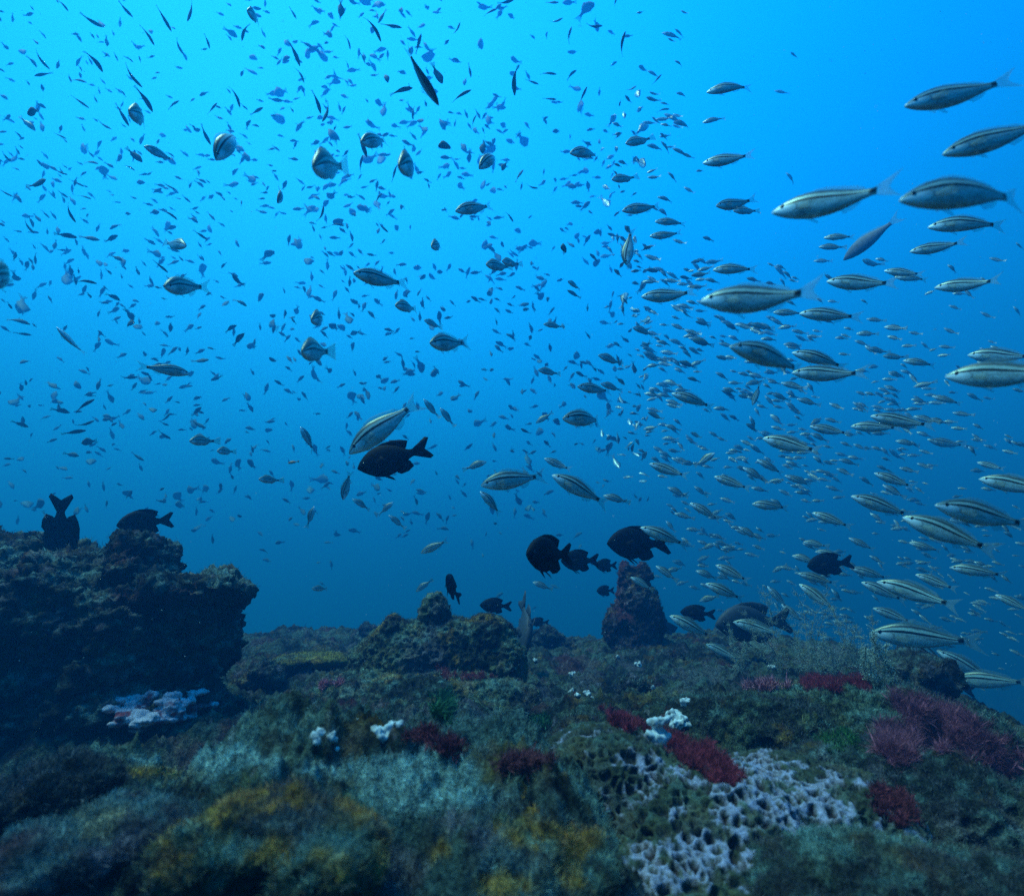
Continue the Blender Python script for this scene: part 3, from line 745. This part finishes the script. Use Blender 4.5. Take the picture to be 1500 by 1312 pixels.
def fish_body(prof, nring, bend, tail=None, ridge=0.0, step=1, name="body"):
    """lofted skin; tail: list of (s, half height, fork) stations that carry the skin on into a tail fan"""
    st = [p for i, p in enumerate(prof) if i % step == 0 or i == len(prof)-1]
    st = [(s, a, b, w, 0.0) for s, a, b, w in st]
    if tail: st += [(s, h, -h, 0.0035, fk) for s, h, fk in tail]
    V = []; UV = []
    for s, a, b, w, fk in st:
        cz, hz = (a+b)/2, (a-b)/2
        for j in range(nring):
            t = 2*math.pi*j/nring
            cz_, sy = math.cos(t), math.sin(t)
            z = cz + hz*cz_; y = w*math.copysign(abs(sy)**0.85, sy)
            if ridge and j == 0 and 0.24 < s < 0.7: z += ridge*(1-((s-0.42)/0.3)**2)
            if ridge and j == nring//2 and 0.5 < s < 0.7: z -= ridge*0.8
            x = 0.5 - s - fk*abs(cz_)**1.3
            V.append(bend_pt(x, y, z, bend)); UV.append((s, (cz_+1)/2))
    F = []
    n = len(st)
    for i in range(n-1):
        for j in range(nring):
            F.append((i*nring+j, i*nring+(j+1) % nring, (i+1)*nring+(j+1) % nring, (i+1)*nring+j))
    return V, UV, F, n
def body_mesh(name, prof, nring, bend, tail=None, ridge=0.0, step=1, mat=None):
    V, UV, F, n = fish_body(prof, nring, bend, tail, ridge, step)
    me = bpy.data.meshes.new(name)
    F = F + [tuple(range(nring))[::-1], tuple((n-1)*nring+j for j in range(nring))]
    me.from_pydata(V, [], F)
    uv = me.uv_layers.new(name="UVMap")
    for l in me.loops:
        uv.data[l.index].uv = UV[l.vertex_index]
    me.polygons.foreach_set("use_smooth", np.ones(len(me.polygons), bool))
    me.update(); me.materials.append(mat)
    return me
def fin_mesh(name, pts, bend, mat, y0=0.0, thick=0.004, splay=0.0, rows=3):
    """pts: outline as pairs base->edge [(bx,bz,ex,ez), ...]; a thin tapering solid"""
    bm = bmesh.new(); cols = []
    for bx, bz, ex, ez in pts:
        col = []
        for side in (1, -1):
            c = []
            for r in range(rows+1):
                t = r/rows
                x, z = bx+(ex-bx)*t, bz+(ez-bz)*t
                y = y0 + splay*t + side*thick*(1-0.85*t)
                c.append(bm.verts.new(bend_pt(x, y, z, bend)))
            col.append(c)
        cols.append(col)
    for a, b in zip(cols, cols[1:]):
        for sd in (0, 1):
            for r in range(rows):
                f = (a[sd][r], b[sd][r], b[sd][r+1], a[sd][r+1])
                bm.faces.new(f if sd == 0 else f[::-1])
        bm.faces.new((a[0][rows], b[0][rows], b[1][rows], a[1][rows]))
        bm.faces.new((a[1][0], b[1][0], b[0][0], a[0][0]))
    for c in (cols[0], cols[-1]):
        for r in range(rows):
            try: bm.faces.new((c[0][r], c[0][r+1], c[1][r+1], c[1][r]))
            except ValueError: pass
    bmesh.ops.recalc_face_normals(bm, faces=bm.faces)
    me = bpy.data.meshes.new(name); bm.to_mesh(me); bm.free()
    for p in me.polygons: p.use_smooth = True
    me.materials.append(mat)
    return me
def eye_mesh(x, y, z, r, side):
    bm = bmesh.new()
    bmesh.ops.create_uvsphere(bm, u_segments=12, v_segments=8, radius=1, matrix=Matrix.Translation((x, y*side, z)) @ Matrix.Diagonal((r, r*0.45, r, 1)))
    me = bpy.data.meshes.new("eye"); bm.to_mesh(me); bm.free()
    for p in me.polygons: p.use_smooth = True
    me.materials.append(M_EYE); return me
GT = [(.86, .070, .02), (.93, .105, .06), (1.0-.06, .125, .06)]
CACHE = {}
def grunt_parts(bend):
    if ("g", bend) in CACHE: return CACHE[("g", bend)]
    P = [("body", body_mesh("body", GRUNT, 20, bend, None, 0, 1, M_STRIPE)),
         ("dorsal_fin", fin_mesh("dorsal_fin", [(.26, .115, .24, .125), (.20, .126, .17, .162), (.12, .130, .08, .165), (.03, .115, -.02, .143), (-.05, .095, -.09, .120), (-.12, .070, -.16, .100), (-.19, .045, -.22, .060)], bend, M_FIN)),
         ("anal_fin", fin_mesh("anal_fin", [(-.04, -.090, -.07, -.135), (-.10, -.072, -.15, -.110), (-.17, -.050, -.20, -.060)], bend, M_FIN)),
         ("tail_fin", fin_mesh("tail_fin", [(-.28, .032, -.49, .125), (-.292, .024, -.45, .085), (-.295, .010, -.41, .035), (-.295, 0, -.395, 0), (-.295, -.010, -.41, -.035), (-.292, -.024, -.45, -.085), (-.28, -.032, -.49, -.125)], bend, M_FIN))]
    for sd in (1, -1):
        P.append(("pectoral_fin", fin_mesh("pectoral_fin", [(.285, -.015, .19, .012), (.285, -.03, .16, -.03), (.28, -.045, .19, -.065)], bend, M_FIN, 0.056*sd, 0.003, 0.05*sd)))
        P.append(("pelvic_fin", fin_mesh("pelvic_fin", [(.24, -.090, .16, -.125), (.20, -.095, .13, -.145), (.17, -.098, .12, -.13)], bend, M_FIN, 0.02*sd, 0.003, 0.03*sd)))
        P.append(("eye", eye_mesh(.405, .034, .022, .021, sd)))
    CACHE[("g", bend)] = P
    return P
def damsel_parts(bend, mat=None, key="d"):
    mat = mat or M_BLACK
    if (key, bend) in CACHE: return CACHE[(key, bend)]
    P = [("body", body_mesh("body", DAMSEL, 20, bend, None, 0, 1, mat)),
         ("dorsal_fin", fin_mesh("dorsal_fin", [(.24, .19, .23, .215), (.14, .212, .11, .245), (.02, .198, -.03, .248), (-.06, .15, -.13, .225), (-.12, .11, -.23, .180), (-.16, .075, -.19, .10)], bend, mat, 0, .008)),
         ("anal_fin", fin_mesh("anal_fin", [(.02, -.195, -.03, -.235), (-.05, -.155, -.13, -.228), (-.11, -.11, -.22, -.180), (-.16, -.075, -.19, -.10)], bend, mat, 0, .008)),
         ("tail_fin", fin_mesh("tail_fin", [(-.26, .050, -.46, .155), (-.275, .040, -.51, .130), (-.28, .015, -.46, .055), (-.28, 0, -.42, 0), (-.28, -.015, -.46, -.055), (-.275, -.040, -.51, -.130), (-.26, -.050, -.46, -.155)], bend, mat, 0, .007))]
    for sd in (1, -1):
        P.append(("pectoral_fin", fin_mesh("pectoral_fin", [(.26, .0, .16, .05), (.265, -.03, .10, -.02), (.26, -.06, .15, -.09)], bend, mat, 0.07*sd, 0.004, 0.06*sd)))
        P.append(("pelvic_fin", fin_mesh("pelvic_fin", [(.22, -.18, .12, -.25), (.18, -.19, .06, -.29), (.15, -.20, .09, -.25)], bend, mat, 0.025*sd, 0.004, 0.02*sd)))
        P.append(("eye", eye_mesh(.40, .050, .025, .024, sd)))
    CACHE[(key, bend)] = P
    return P
def small_mesh(bend, mat=None, prof=GRUNT, nring=12):
    k = ("s", bend, mat.name if mat else "", nring)
    if k not in CACHE:
        CACHE[k] = body_mesh("small_fish", prof, nring, bend, GT, 0.035, 1, mat or M_STRIPE)
    return CACHE[k]

def pose(px, py, length, ang, yaw=0.0, L=0.14, roll=None, dmax=5.2, dist=None):
    """matrix that puts a fish at a point of the water: image length, heading in the picture, yaw towards (+) or away from (-) the viewer"""
    r = ray(px, py)
    a = R(ang)
    t = (ray(px+4*math.cos(a), py-4*math.sin(a)) - ray(px-4*math.cos(a), py+4*math.sin(a)))
    t = (t - r*t.dot(r)).normalized()
    if yaw >= 10: yaw = min(74, 20 + yaw*0.95)
    yw = R(yaw)
    h = (t*math.cos(yw) - r*math.sin(yw)).normalized()
    # metres of distance per metre of length
    q = CAM + r*10
    p1 = project(q + h*0.5); p2 = project(q - h*0.5)
    ppl = max(math.hypot(p1[0]-p2[0], p1[1]-p2[1])*10.0, FPX*(0.24 if dist is None else 0.4))      # px for a 1 m fish at 1 m
    d = ppl*L/max(length, 1)
    if dist is not None:
        L *= dist/d; d = dist
    elif d > dmax:
        L *= dmax/d; d = dmax
    side = t.cross(r)
    if side.z < 0: side = -side
    up = Vector((0, 0, 1)) - h*h.z
    if up.length < 0.35:
        up = side
    up = (up - h*up.dot(h)).normalized()
    if roll is not None:
        s2 = (side - h*side.dot(h)).normalized()
        up = Matrix.Rotation(R(roll), 3, h) @ s2
    y = up.cross(h).normalized()
    M = Matrix(((h.x, y.x, up.x), (h.y, y.y, up.y), (h.z, y.z, up.z))).to_4x4()
    M.translation = CAM + r*d
    return M @ Matrix.Diagonal((L, L, L, 1)), d
def place_parts(name, parts, M, label, cat, group):
    root = empty(name); root.matrix_world = M
    tag(root, label, cat, group)
    for pn, me in parts:
        o = bpy.data.objects.new(pn, me); COL.objects.link(o); o.parent = root
    return root
BENDS = (0.0, 0.55, -0.55, 1.1, -1.1)

# --- black damselfish and the other dark fish: x, y, length px, heading, yaw, L, bend, label
damsels = [
 (578, 671, 112, 196, 0, .20, 0.3, "largest black damselfish, hovering just below the bearded striped fish"),
 (806, 812, 66, 180, 38, .17, 0.0, "round black damselfish facing left, first of a file of three"),
 (850, 821, 56, 181, 15, .19, 0.0, "middle black damselfish of the file of three"),
 (888, 828, 32, 180, 20, .16, 0.0, "last and smallest damselfish of the file of three"),
 (936, 796, 92, 180, 12, .28, 0.0, "black damselfish hovering right on top of the stone pillar"),
 (887, 865, 26, 182, 20, .15, 0.0, "small faded damselfish against the pillar's left flank"),
 (662, 861, 38, 112, 35, .15, 0.4, "small black damselfish with raised head above the lobed mound's knob"),
 (726, 887, 47, 178, 0, .15, 0.0, "black damselfish with ragged fins over the lobed mound"),
 (790, 911, 29, 177, 0, .14, 0.0, "tiny black damselfish low by the upright blue grey fish"),
 (1022, 898, 52, 176, 0, .18, 0.0, "black damselfish between the pillar and the feathery bushes"),
 (1216, 826, 68, 186, 10, .24, 0.0, "black damselfish half hidden behind a striped fish, tail raised"),
 (88, 776, 104, 268, -12, .24, 0.0, "black damselfish standing head down behind the overhanging rock"),
 (214, 765, 84, 186, 10, .19, 0.0, "black damselfish skimming the crest of the overhanging rock"),
 (968, 934, 105, 172, 0, .56, 0.0, "dark fish half hidden behind the pillar's foot, tail showing"),
 (1392, 1003, 74, 165, 0, .24, 0.0, "dark fish low over the drop at the reef's edge"),
]
for (x, y, ln, a, yw, L, bd, lab) in damsels:
    M, d = pose(x, y, ln, a, yw, L, roll=30 if y == 776 else None)
    place_parts("black_damselfish", damsel_parts(bd), M, lab, "fish", "black damselfish near the reef")
M, d = pose(1104, 912, 112, 184, 10, .42)
place_parts("grey_fish", damsel_parts(0.0, M_GREY, "grey"), M, "large grey fish with arched back behind the feathery bushes", "fish", None)
M, d = pose(769, 914, 84, 270, 20, .34, roll=68)
place_parts("upright_fish", damsel_parts(0.2, M_GREY, "grey"), M, "blue grey fish standing head down behind the lobed mound", "fish", None)
M, d = pose(1278, 348, 112, 218, 0, .62)
place_parts("pale_fish", [("body", body_mesh("body", GRUNT, 20, 0, None, 0, 1, M_PALE)), ("tail_fin", grunt_parts(0.0)[3][1]), ("dorsal_fin", grunt_parts(0.0)[1][1])], M, "faded pale blue fish slanting down between the striped fish", "fish", None)
M, d = pose(430, 677, 17, 190, 0, .07)
o = link("orange_fish", small_mesh(0.0, M_ORANGE)); o.matrix_world = M
tag(o, "tiny orange fish alone in the open blue", "fish")

# --- striped fish: x, y, length px, heading, yaw, (L), (label)
big = [
 (1070,127,74,194,0), (1406,139,168,192,0), (1464,203,178,196,0), (1224,297,202,189,0), (1425,281,222,187,0), (1420,327,128,186,0), (1068,234,80,188,0), (1046,175,36,197,0),
 (1077,300,56,184,20), (1094,309,40,180,20), (1230,347,48,184,0), (1220,362,42,180,0), (1375,363,88,188,0), (1420,418,107,184,0), (1264,416,110,176,0), (1325,400,62,174,0), (1336,407,52,178,0),
 (1116,440,188,181,0), (1218,462,97,177,0), (1156,458,48,180,0), (1078,394,69,183,0), (981,434,84,181,10), (1134,524,132,166,0), (1204,526,92,168,0), (1217,549,118,177,0), (1482,550,208,181,0), (1470,522,110,178,0,.2),
 (1162,653,95,166,0), (1323,618,100,170,0), (1285,626,80,178,0,.16), (1217,631,64,168,0), (1017,586,70,164,0), (860,613,70,181,22), (872,570,52,172,15), (897,567,36,164,10),
 (981,690,64,160,0), (756,702,104,190,10), (852,718,98,153,0), (818,681,46,155,0), (904,731,42,166,0), (720,737,48,134,0), (566,622,136,218,8,.2), (559,410,82,167,15), (597,450,36,172,42), (658,503,54,180,38),
 (460,515,34,182,58), (468,467,24,188,58), (270,420,56,180,45), (240,541,82,-10,-15), (104,501,60,134,0), (616,112,104,302,0), (337,205,70,235,30), (481,244,42,182,60), (551,206,44,188,40), (602,243,34,184,58), (720,231,48,222,35),
 (697,304,60,191,20), (861,223,52,184,20), (937,207,42,190,25), (915,262,38,184,25), (941,305,60,188,12), (984,325,50,180,10), (976,345,50,183,10), (921,362,52,263,25), (730,390,36,172,35), (748,386,26,165,40), (641,360,18,185,60),
 (805,545,34,170,20), (895,527,40,160,10), (944,485,36,164,10), (812,477,32,172,10), (842,418,24,150,30), (798,612,30,210,10), (635,475,30,156,15), (205,172,36,150,55), (373,25,28,140,50), (235,226,52,155,20), (40,181,32,318,25),
 (8,405,56,180,62), (632,600,38,126,0), (655,612,36,125,0), (451,644,44,120,0), (256,358,34,-10,45), (413,286,26,240,40), (296,646,36,180,40), (331,661,26,178,40), (395,703,32,176,30), (508,710,46,256,10), (455,757,34,70,-10),
 (530,739,32,150,0), (565,745,30,40,0), (582,765,32,140,0), (695,682,38,18,0), (638,800,48,204,0), (470,862,27,180,20), (795,858,32,160,0), (622,857,32,216,0), (941,855,40,150,0), (975,786,80,160,0),
 (1074,840,58,154,0), (1063,867,66,158,0), (1036,842,36,160,0), (1040,876,32,195,0), (1034,750,54,150,0), (1003,756,32,165,0), (993,721,34,155,0), (1027,720,26,142,0), (1032,674,38,35,0), (1001,675,24,155,0), (1074,708,60,160,0), (1106,695,42,150,0), (1129,684,46,152,0), (1130,741,58,174,0), (1098,781,38,150,0), (1036,801,27,20,0), (1070,805,20,35,0), (1015,919,78,153,0,.2), (1112,920,80,166,0,.22), (1062,956,62,155,0,.2), (977,840,40,145,0),
 (1244,677,32,165,0), (1238,692,28,155,0), (1270,705,26,150,0), (1311,704,66,160,0), (1332,689,30,165,0), (1355,683,26,160,0), (1310,720,40,150,0), (1294,742,102,162,0), (1393,783,158,160,0), (1446,756,158,168,0), (1495,712,130,170,0), (1220,762,66,160,0), (1263,797,44,155,0), (1196,797,40,170,0), (1356,801,52,165,0), (1435,837,92,172,0), (1373,853,70,160,0,.15), (1348,871,140,163,0,.22), (1276,840,66,165,0,.2), (1199,848,64,165,0,.2), (1200,876,74,145,0,.24), (1140,876,48,132,0,.2), (1162,899,46,140,0,.2), (1358,934,176,175,0,.37), (1310,902,68,160,0,.2), (1296,867,76,157,0,.2), (1486,884,64,155,0), (1217,811,48,172,0,.16), (1180,819,42,165,0),
 (1360,962,124,150,0,.34), (1420,978,112,152,0,.34), (1456,997,128,178,0,.34), (1453,683,46,165,0), (1170,704,44,160,0),
 (1116,479,34,165,0), (1172,487,26,165,0), (1271,489,34,180,0), (1313,481,37,174,0), (1284,469,30,174,0), (1161,505,27,178,0), (1233,495,20,180,0), (1263,503,24,160,0), (1332,507,24,180,0), (1287,514,32,165,0), (1311,523,36,175,0), (1348,531,52,174,0), (1356,563,38,192,0), (1313,547,24,172,0), (1313,580,18,150,0), (1348,587,28,172,0), (1388,586,48,166,0), (1428,582,26,155,0), (1412,607,35,172,0), (1164,566,42,165,0), (1185,589,37,165,0), (1145,582,30,160,0), (1161,597,26,142,0), (1109,577,36,248,0), (1201,641,30,155,0), (1260,655,22,155,0), (1330,649,38,170,0), (1388,650,56,170,0,.24), (1358,615,42,165,0), (1376,617,32,165,0),
]
mid = [
 (898,345,18,160,10), (871,378,20,140,10), (829,365,16,160,50), (958,397,22,170,10), (1027,403,30,182,0), (1005,407,19,170,10), (1022,383,21,190,10), (933,415,15,178,10), (1038,350,19,165,0), (1104,410,22,165,0), (1130,415,17,175,0), (841,431,24,150,10), (1030,502,34,165,0), (1073,479,24,155,0), (1030,474,24,165,0), (1008,534,29,160,0), (1017,556,22,165,0), (1068,576,24,160,0), (1092,581,22,170,0), (1060,525,24,165,0), (961,610,28,150,0), (937,621,18,150,0), (1020,638,20,150,0), (1076,612,19,155,0), (1102,626,22,150,0), (857,532,17,160,10), (851,549,18,150,10), (770,632,18,150,0), (905,505,15,150,0),
 (93,7,26,305,0), (133,31,40,332,0), (183,14,34,315,0), (240,27,46,300,0), (217,51,38,300,0), (261,68,30,302,0), (304,60,24,285,0), (280,17,32,250,0), (357,45,32,260,0), (139,88,44,303,0), (59,88,40,315,0), (64,109,28,190,0), (115,117,26,340,0), (192,112,48,315,0), (212,144,48,300,0), (179,168,40,300,0), (253,153,22,30,0), (197,228,30,320,20), (49,164,18,200,50), (55,270,28,30,25), (117,149,34,325,0), (152,184,26,335,0), (88,199,22,335,0), (347,141,36,285,0), (376,163,22,30,0), (311,159,22,50,0), (300,197,36,300,0), (8,230,24,320,0), (8,283,26,335,0), (101,312,36,305,0), (248,312,32,320,0), (124,288,22,340,0), (247,273,24,335,0), (112,268,26,335,0), (40,332,30,315,0), (96,345,36,350,0), (293,344,26,325,0), (88,253,24,345,0), (133,237,24,345,0), (189,244,22,325,0),
 (499,12,26,270,30), (429,19,22,300,0), (549,40,48,293,0), (560,24,24,240,0), (432,77,44,290,0), (441,109,28,290,0), (465,149,38,285,0), (531,83,21,290,0), (511,61,24,280,0), (613,65,32,75,0), (670,44,24,70,0), (565,112,20,290,30), (688,103,22,280,0), (604,165,22,275,0), (640,109,32,300,20), (587,132,36,10,0), (573,38,32,350,0), (675,139,34,25,0), (693,177,20,60,0), (752,117,48,275,0), (718,17,22,20,0), (741,4,26,20,0), (480,165,32,240,0), (531,213,38,290,0), (528,240,26,75,0), (656,213,28,185,30), (708,215,20,260,30), (739,243,16,240,30), (472,315,27,80,0), (493,328,24,345,0), (553,290,20,45,0), (577,256,24,75,0), (760,257,22,50,0), (779,275,19,355,0), (560,333,24,320,0), (747,317,20,300,0),
 (803,107,25,350,0), (836,109,21,35,0), (779,120,22,340,0), (854,140,28,65,0), (910,65,40,72,0), (833,52,27,70,0), (815,32,22,30,0), (870,40,26,10,0), (925,131,17,35,0), (962,117,22,48,0), (971,160,20,0,0), (805,145,21,355,0), (809,4,19,0,0),
 (131,349,32,350,0), (163,350,22,30,0), (125,411,36,345,0), (171,378,19,335,25), (235,390,30,320,0), (347,411,22,130,20), (352,442,24,325,0), (165,434,26,330,0), (27,469,38,340,0), (33,489,28,352,0), (188,474,19,10,35), (337,481,22,25,0), (349,497,26,45,0), (293,529,27,10,0), (189,554,26,10,0), (123,593,36,28,0), (88,601,30,345,0), (288,603,20,45,0), (243,613,22,50,0), (289,622,27,340,0), (125,622,30,25,0), (108,633,38,8,0), (105,666,22,350,20), (131,647,24,190,35), (201,669,24,330,0), (240,637,24,330,0), (29,621,28,340,0),
]
named = {(1464,203): "striped fish cut by the frame edge, second from the top", (1425,281): "largest striped fish overlapping another's tail by the frame edge", (1224,297): "striped fish whose clear tail touches the largest one's snout",
 (1406,139): "topmost large striped fish, tail raised to the frame edge", (1116,440): "long striped fish level at mid height with pale cheek and tail spot", (1482,550): "big striped fish entering from the frame edge with white jaw",
 (1134,524): "striped fish slanting down, overlapping two others behind", (1217,549): "striped fish with spread clear tail under the slanting one", (1204,526): "striped fish partly covered between two overlapping ones", (566,622): "bearded striped fish diving over the black damselfish",
 (559,410): "lone plump striped fish in the open blue left of centre", (756,702): "striped fish with raised dorsal fin meeting another's snout", (852,718): "striped fish tilted nose up beside the raised dorsal fin fish", (240,541): "striped fish heading right with square raised fin",
 (616,112): "long slender fish diving steeply in the bright water", (337,205): "curved fish diving with bent tail in the bright water", (1358,934): "large striped fish behind the bushy feathery hydroid", (1393,783): "long striped fish with black tail spot descending to the frame edge",
 (1294,742): "striped fish leading the slanting line above the drop", (1446,756): "striped fish nose to tail under the frame edge's upper pair", (1348,871): "slender striped fish above the big one by the bushes", (975,786): "striped fish passing in front of the damselfish on the pillar",
 (941,855): "small bright striped fish in front of the stone pillar", (8,405): "plump fish seen nearly head on at the frame edge", (921,362): "fish diving straight down with dark tail above", (270,420): "roundest striped fish facing the camera's left flank",
 (1420,418): "lone striped fish with dark back near the frame edge", (1264,416): "striped fish with white cheek left of the lone dark backed one", (860,613): "plump striped fish with round black tail spot above the centre", (1162,653): "neatly lined striped fish slanting nose up over the dense school"}
marks = [((930, 850), "the stone pillar"), ((578, 671), "the largest black damselfish"), ((616, 112), "the long diving fish"), ((337, 205), "the curved diving fish"), ((559, 410), "the lone plump fish"), ((1116, 440), "the long level fish"),
         ((1358, 934), "the fish behind the hydroid"), ((240, 541), "the fish heading right"), ((1278, 348), "the faded pale fish"), ((1162, 653), "the neatly lined fish"), ((270, 420), "the roundest fish"), ((214, 765), "the damselfish on the rock"), ((1393, 783), "the long descending fish"), ((852, 718), "the nose up fish"), ((481, 244), "the round fish in bright water"), ((860, 613), "the plump spotted fish")]
ORD = ["nearest", "second", "third", "fourth", "fifth", "sixth", "seventh", "eighth", "ninth", "tenth", "eleventh", "twelfth"]
named[(481, 244)] = "round fish with tall tail seen from behind in bright water"
dirs = ["to the right of", "up and right of", "above", "up and left of", "to the left of", "down and left of", "below", "down and right of"]
entries = [(f, True) for f in big] + [(f, False) for f in mid]
buckets = {}
for i, (f, b) in enumerate(entries):
    if (f[0], f[1]) in named: continue
    (mx, my), mn = min(marks, key=lambda m: math.hypot(m[0][0]-f[0], m[0][1]-f[1]))
    dx, dy = f[0]-mx, my-f[1]
    s = int(((math.degrees(math.atan2(dy, dx))+22.5) % 360)//45)
    buckets.setdefault((mn, s), []).append((math.hypot(dx, dy), i))
auto = {}
for (mn, s), l in buckets.items():
    l.sort()
    for k, (dd, i) in enumerate(l):
        f, b = entries[i]
        kind = "striped fish" if f[2] > 33 and b else ("small striped fish" if b else ("slender dark fish" if f[2] > 24 else "small dark fish"))
        auto[i] = f"{kind}, {ORD[k] if k < len(ORD) else 'outermost'} {dirs[s]} {mn}"
rb = random.Random(5)
for i, (f, b) in enumerate(entries):
    x, y, ln, a, yw = f[:5]
    L = f[5] if len(f) > 5 else 0.14
    lab = named.get((x, y)) or auto[i]
    roll = None
    if not b and yw == 0 and x < 1000 and y < 345: roll = rb.choice((60, 75, -65, 80))
    elif not b and yw == 0 and x < 800: roll = rb.choice((30, 60, -50, 70))
    if (x, y) in ((616, 112), (104, 501)): roll = 66
    jit = rb.uniform(-6, 6)
    if x > 1100 and yw == 0: yw = rb.uniform(-8, 14)
    fat = rb.uniform(0.94, 1.08) if b else rb.uniform(1.0, 1.3)
    M, d = pose(x, y, ln, a, yw+jit*0.5, L*rb.uniform(0.95, 1.05), roll, dmax=6.0 if b else 7.2)
    M = M @ Matrix.Diagonal((1, 1, fat, 1))
    bd = rb.choice((0.0, 0.3, -0.3, 0.6, -0.6, 0.85, -0.85))
    if (x, y) in ((337, 205), (720, 231), (756, 702)): bd = -1.1 if x != 756 else -0.55
    if not b: bd = rb.choice(BENDS)
    grp = "striped fish of the large school" if b else "dark distant fish of the school"
    if ln >= 44 and b:
        place_parts("striped_fish", grunt_parts(bd), M, lab, "fish", grp)
    else:
        o = link("striped_fish", small_mesh(bd, None if b else M_SILHOUETTE)); o.matrix_world = M
        tag(o, lab, "fish", grp)

# --- the rest of the school, far past counting: one object
def school(n, seed, x0, x1, fat=1.0):
    r = random.Random(seed)
    base = []
    for bd in BENDS:
        V, UV, F, k = fish_body(GRUNT, 8, bd, GT[1:], 0.035, 2)
        base.append((np.array(V)*[1, fat, fat], np.array(UV), np.array(F)))
    VV, FF, UU = [], [], []; off = 0; c = 0
    while c < n:
        x = r.uniform(x0, x1); y = r.uniform(-40, 990)
        dens = 0.0
        dens += 1.00*math.exp(-((x-560)/430)**2-((y-330)/330)**2)
        dens += 0.75*math.exp(-((x-120)/260)**2-((y-280)/320)**2)
        dens += 0.80*math.exp(-((x-930)/230)**2-((y-500)/190)**2)
        dens += 0.85*math.exp(-((x-1240)/240)**2-((y-690)/190)**2)
        dens += 0.22*math.exp(-((x-500)/500)**2-((y-720)/120)**2)
        dens += 0.7*math.exp(-((x-1330)/200)**2-((y-850)/110)**2)
        if x > 1010 and y < 380: dens *= 0.05
        dens *= 0.25 + 1.5*max(0, noise.noise(Vector((x/90, y/90, 3.3)))+0.35)
        if r.random() > dens: continue
        flow = 70*noise.noise(Vector((x/170, y/170, 8.1)))
        left = x < 900
        dist = (r.uniform(9.0, 17.0) if y < 420 else r.uniform(7.5, 14.0)) if left else r.uniform(4.0, 9.5)
        dist = min(dist, 9.9/max(0.1, ray(x, y).z))
        if y < 200: ln = r.choice((r.uniform(11, 19), r.uniform(11, 19), r.uniform(15, 27)))
        elif y < 600: ln = r.uniform(10, 23)
        else: ln = r.uniform(9, 22)
        ln *= 1.25 if x > 950 else 0.86
        if x > 950:
            a = r.gauss(163, 16); yw = r.gauss(0, 12); roll = None
        elif x < 420 and y < 420:
            a = r.choice((r.gauss(325+flow, 14), r.gauss(325+flow, 14), r.gauss(325+flow, 14), r.gauss(20, 30), r.uniform(0, 360))); yw = r.gauss(0, 25); roll = r.uniform(-50, 50)
        else:
            a = r.choice((r.gauss(160+flow, 16), r.gauss(160+flow, 16), r.gauss(290+flow, 18), r.gauss(40, 25), r.uniform(0, 360))); yw = r.gauss(0, 35); roll = r.uniform(-45, 45)
        M, d = pose(x, y, ln, a, yw, 0.1, roll, dist=dist)
        V, UV, F = base[r.randrange(len(base))]
        m = np.array(M)
        VV.append(V @ m[:3, :3].T + m[:3, 3]); FF.append(F+off); UU.append(UV); off += len(V); c += 1
    V = np.vstack(VV); F = np.vstack(FF); U = np.vstack(UU)
    me = mesh_np("fish_school", V, F)
    uv = me.uv_layers.new(name="UVMap")
    uv.data.foreach_set("uv", U[F.ravel()].astype(np.float32).ravel())
    return me
tag(link("fish_school", school(1500, 3, -40, 880, 1.02), M_SILHOUETTE), "dense far school of tiny silhouetted fish filling the bright blue water", "fish school", kind="stuff")
tag(link("fish_school", school(1000, 4, 880, 1540), M_STRIPE), "far school of tiny silvery fish streaming towards the pillar", "fish school", kind="stuff")

# --- drifting specks
def specks(n, seed):
    g = np.random.default_rng(seed); VV = []
    T = np.array([(1, 1, 1), (1, -1, -1), (-1, 1, -1), (-1, -1, 1)], float)
    F = []
    for i in range(n):
        r = ray(g.uniform(-100, 1600), g.uniform(-50, 1000)); d = g.uniform(0.6, 6)
        p = CAM + r*d
        s = g.uniform(0.0003, 0.0010)*(0.5+d*0.4)
        q = np.linalg.qr(g.normal(0, 1, (3, 3)))[0]
        VV.append((T*[1, 0.6, 0.5]) @ q*s + np.array(p))
        F += [[i*4, i*4+1, i*4+2], [i*4, i*4+3, i*4+1], [i*4, i*4+2, i*4+3], [i*4+1, i*4+3, i*4+2]]
    return mesh_np("drifting_specks", np.vstack(VV), F, False)
tag(link("drifting_specks", specks(1500, 2), M_SPECK), "fine pale specks drifting in the water", "particles", kind="stuff")

# ------------------------------------------------------------------ the water's own haze
def haze():
    bm = bmesh.new()
    bmesh.ops.create_cube(bm, size=1, matrix=Matrix.Translation((0, 4, 2.0)) @ Matrix.Diagonal((190, 190, 18.0, 1)))
    me = bpy.data.meshes.new("haze"); bm.to_mesh(me); bm.free()
    m, nt = nodes("water_haze")
    out = N(nt, "ShaderNodeOutputMaterial"); v = N(nt, "ShaderNodeVolumePrincipled")
    v.inputs["Color"].default_value = (0.01, 0.26, 0.88, 1)
    v.inputs["Density"].default_value = 0.095
    v.inputs["Anisotropy"].default_value = 0.35
    v.inputs["Absorption Color"].default_value = (0.12, 0.25, 0.75, 1)
    nt.links.new(v.outputs[0], out.inputs["Volume"])
    o = link("haze", me, m); o["kind"] = "stuff"
haze()
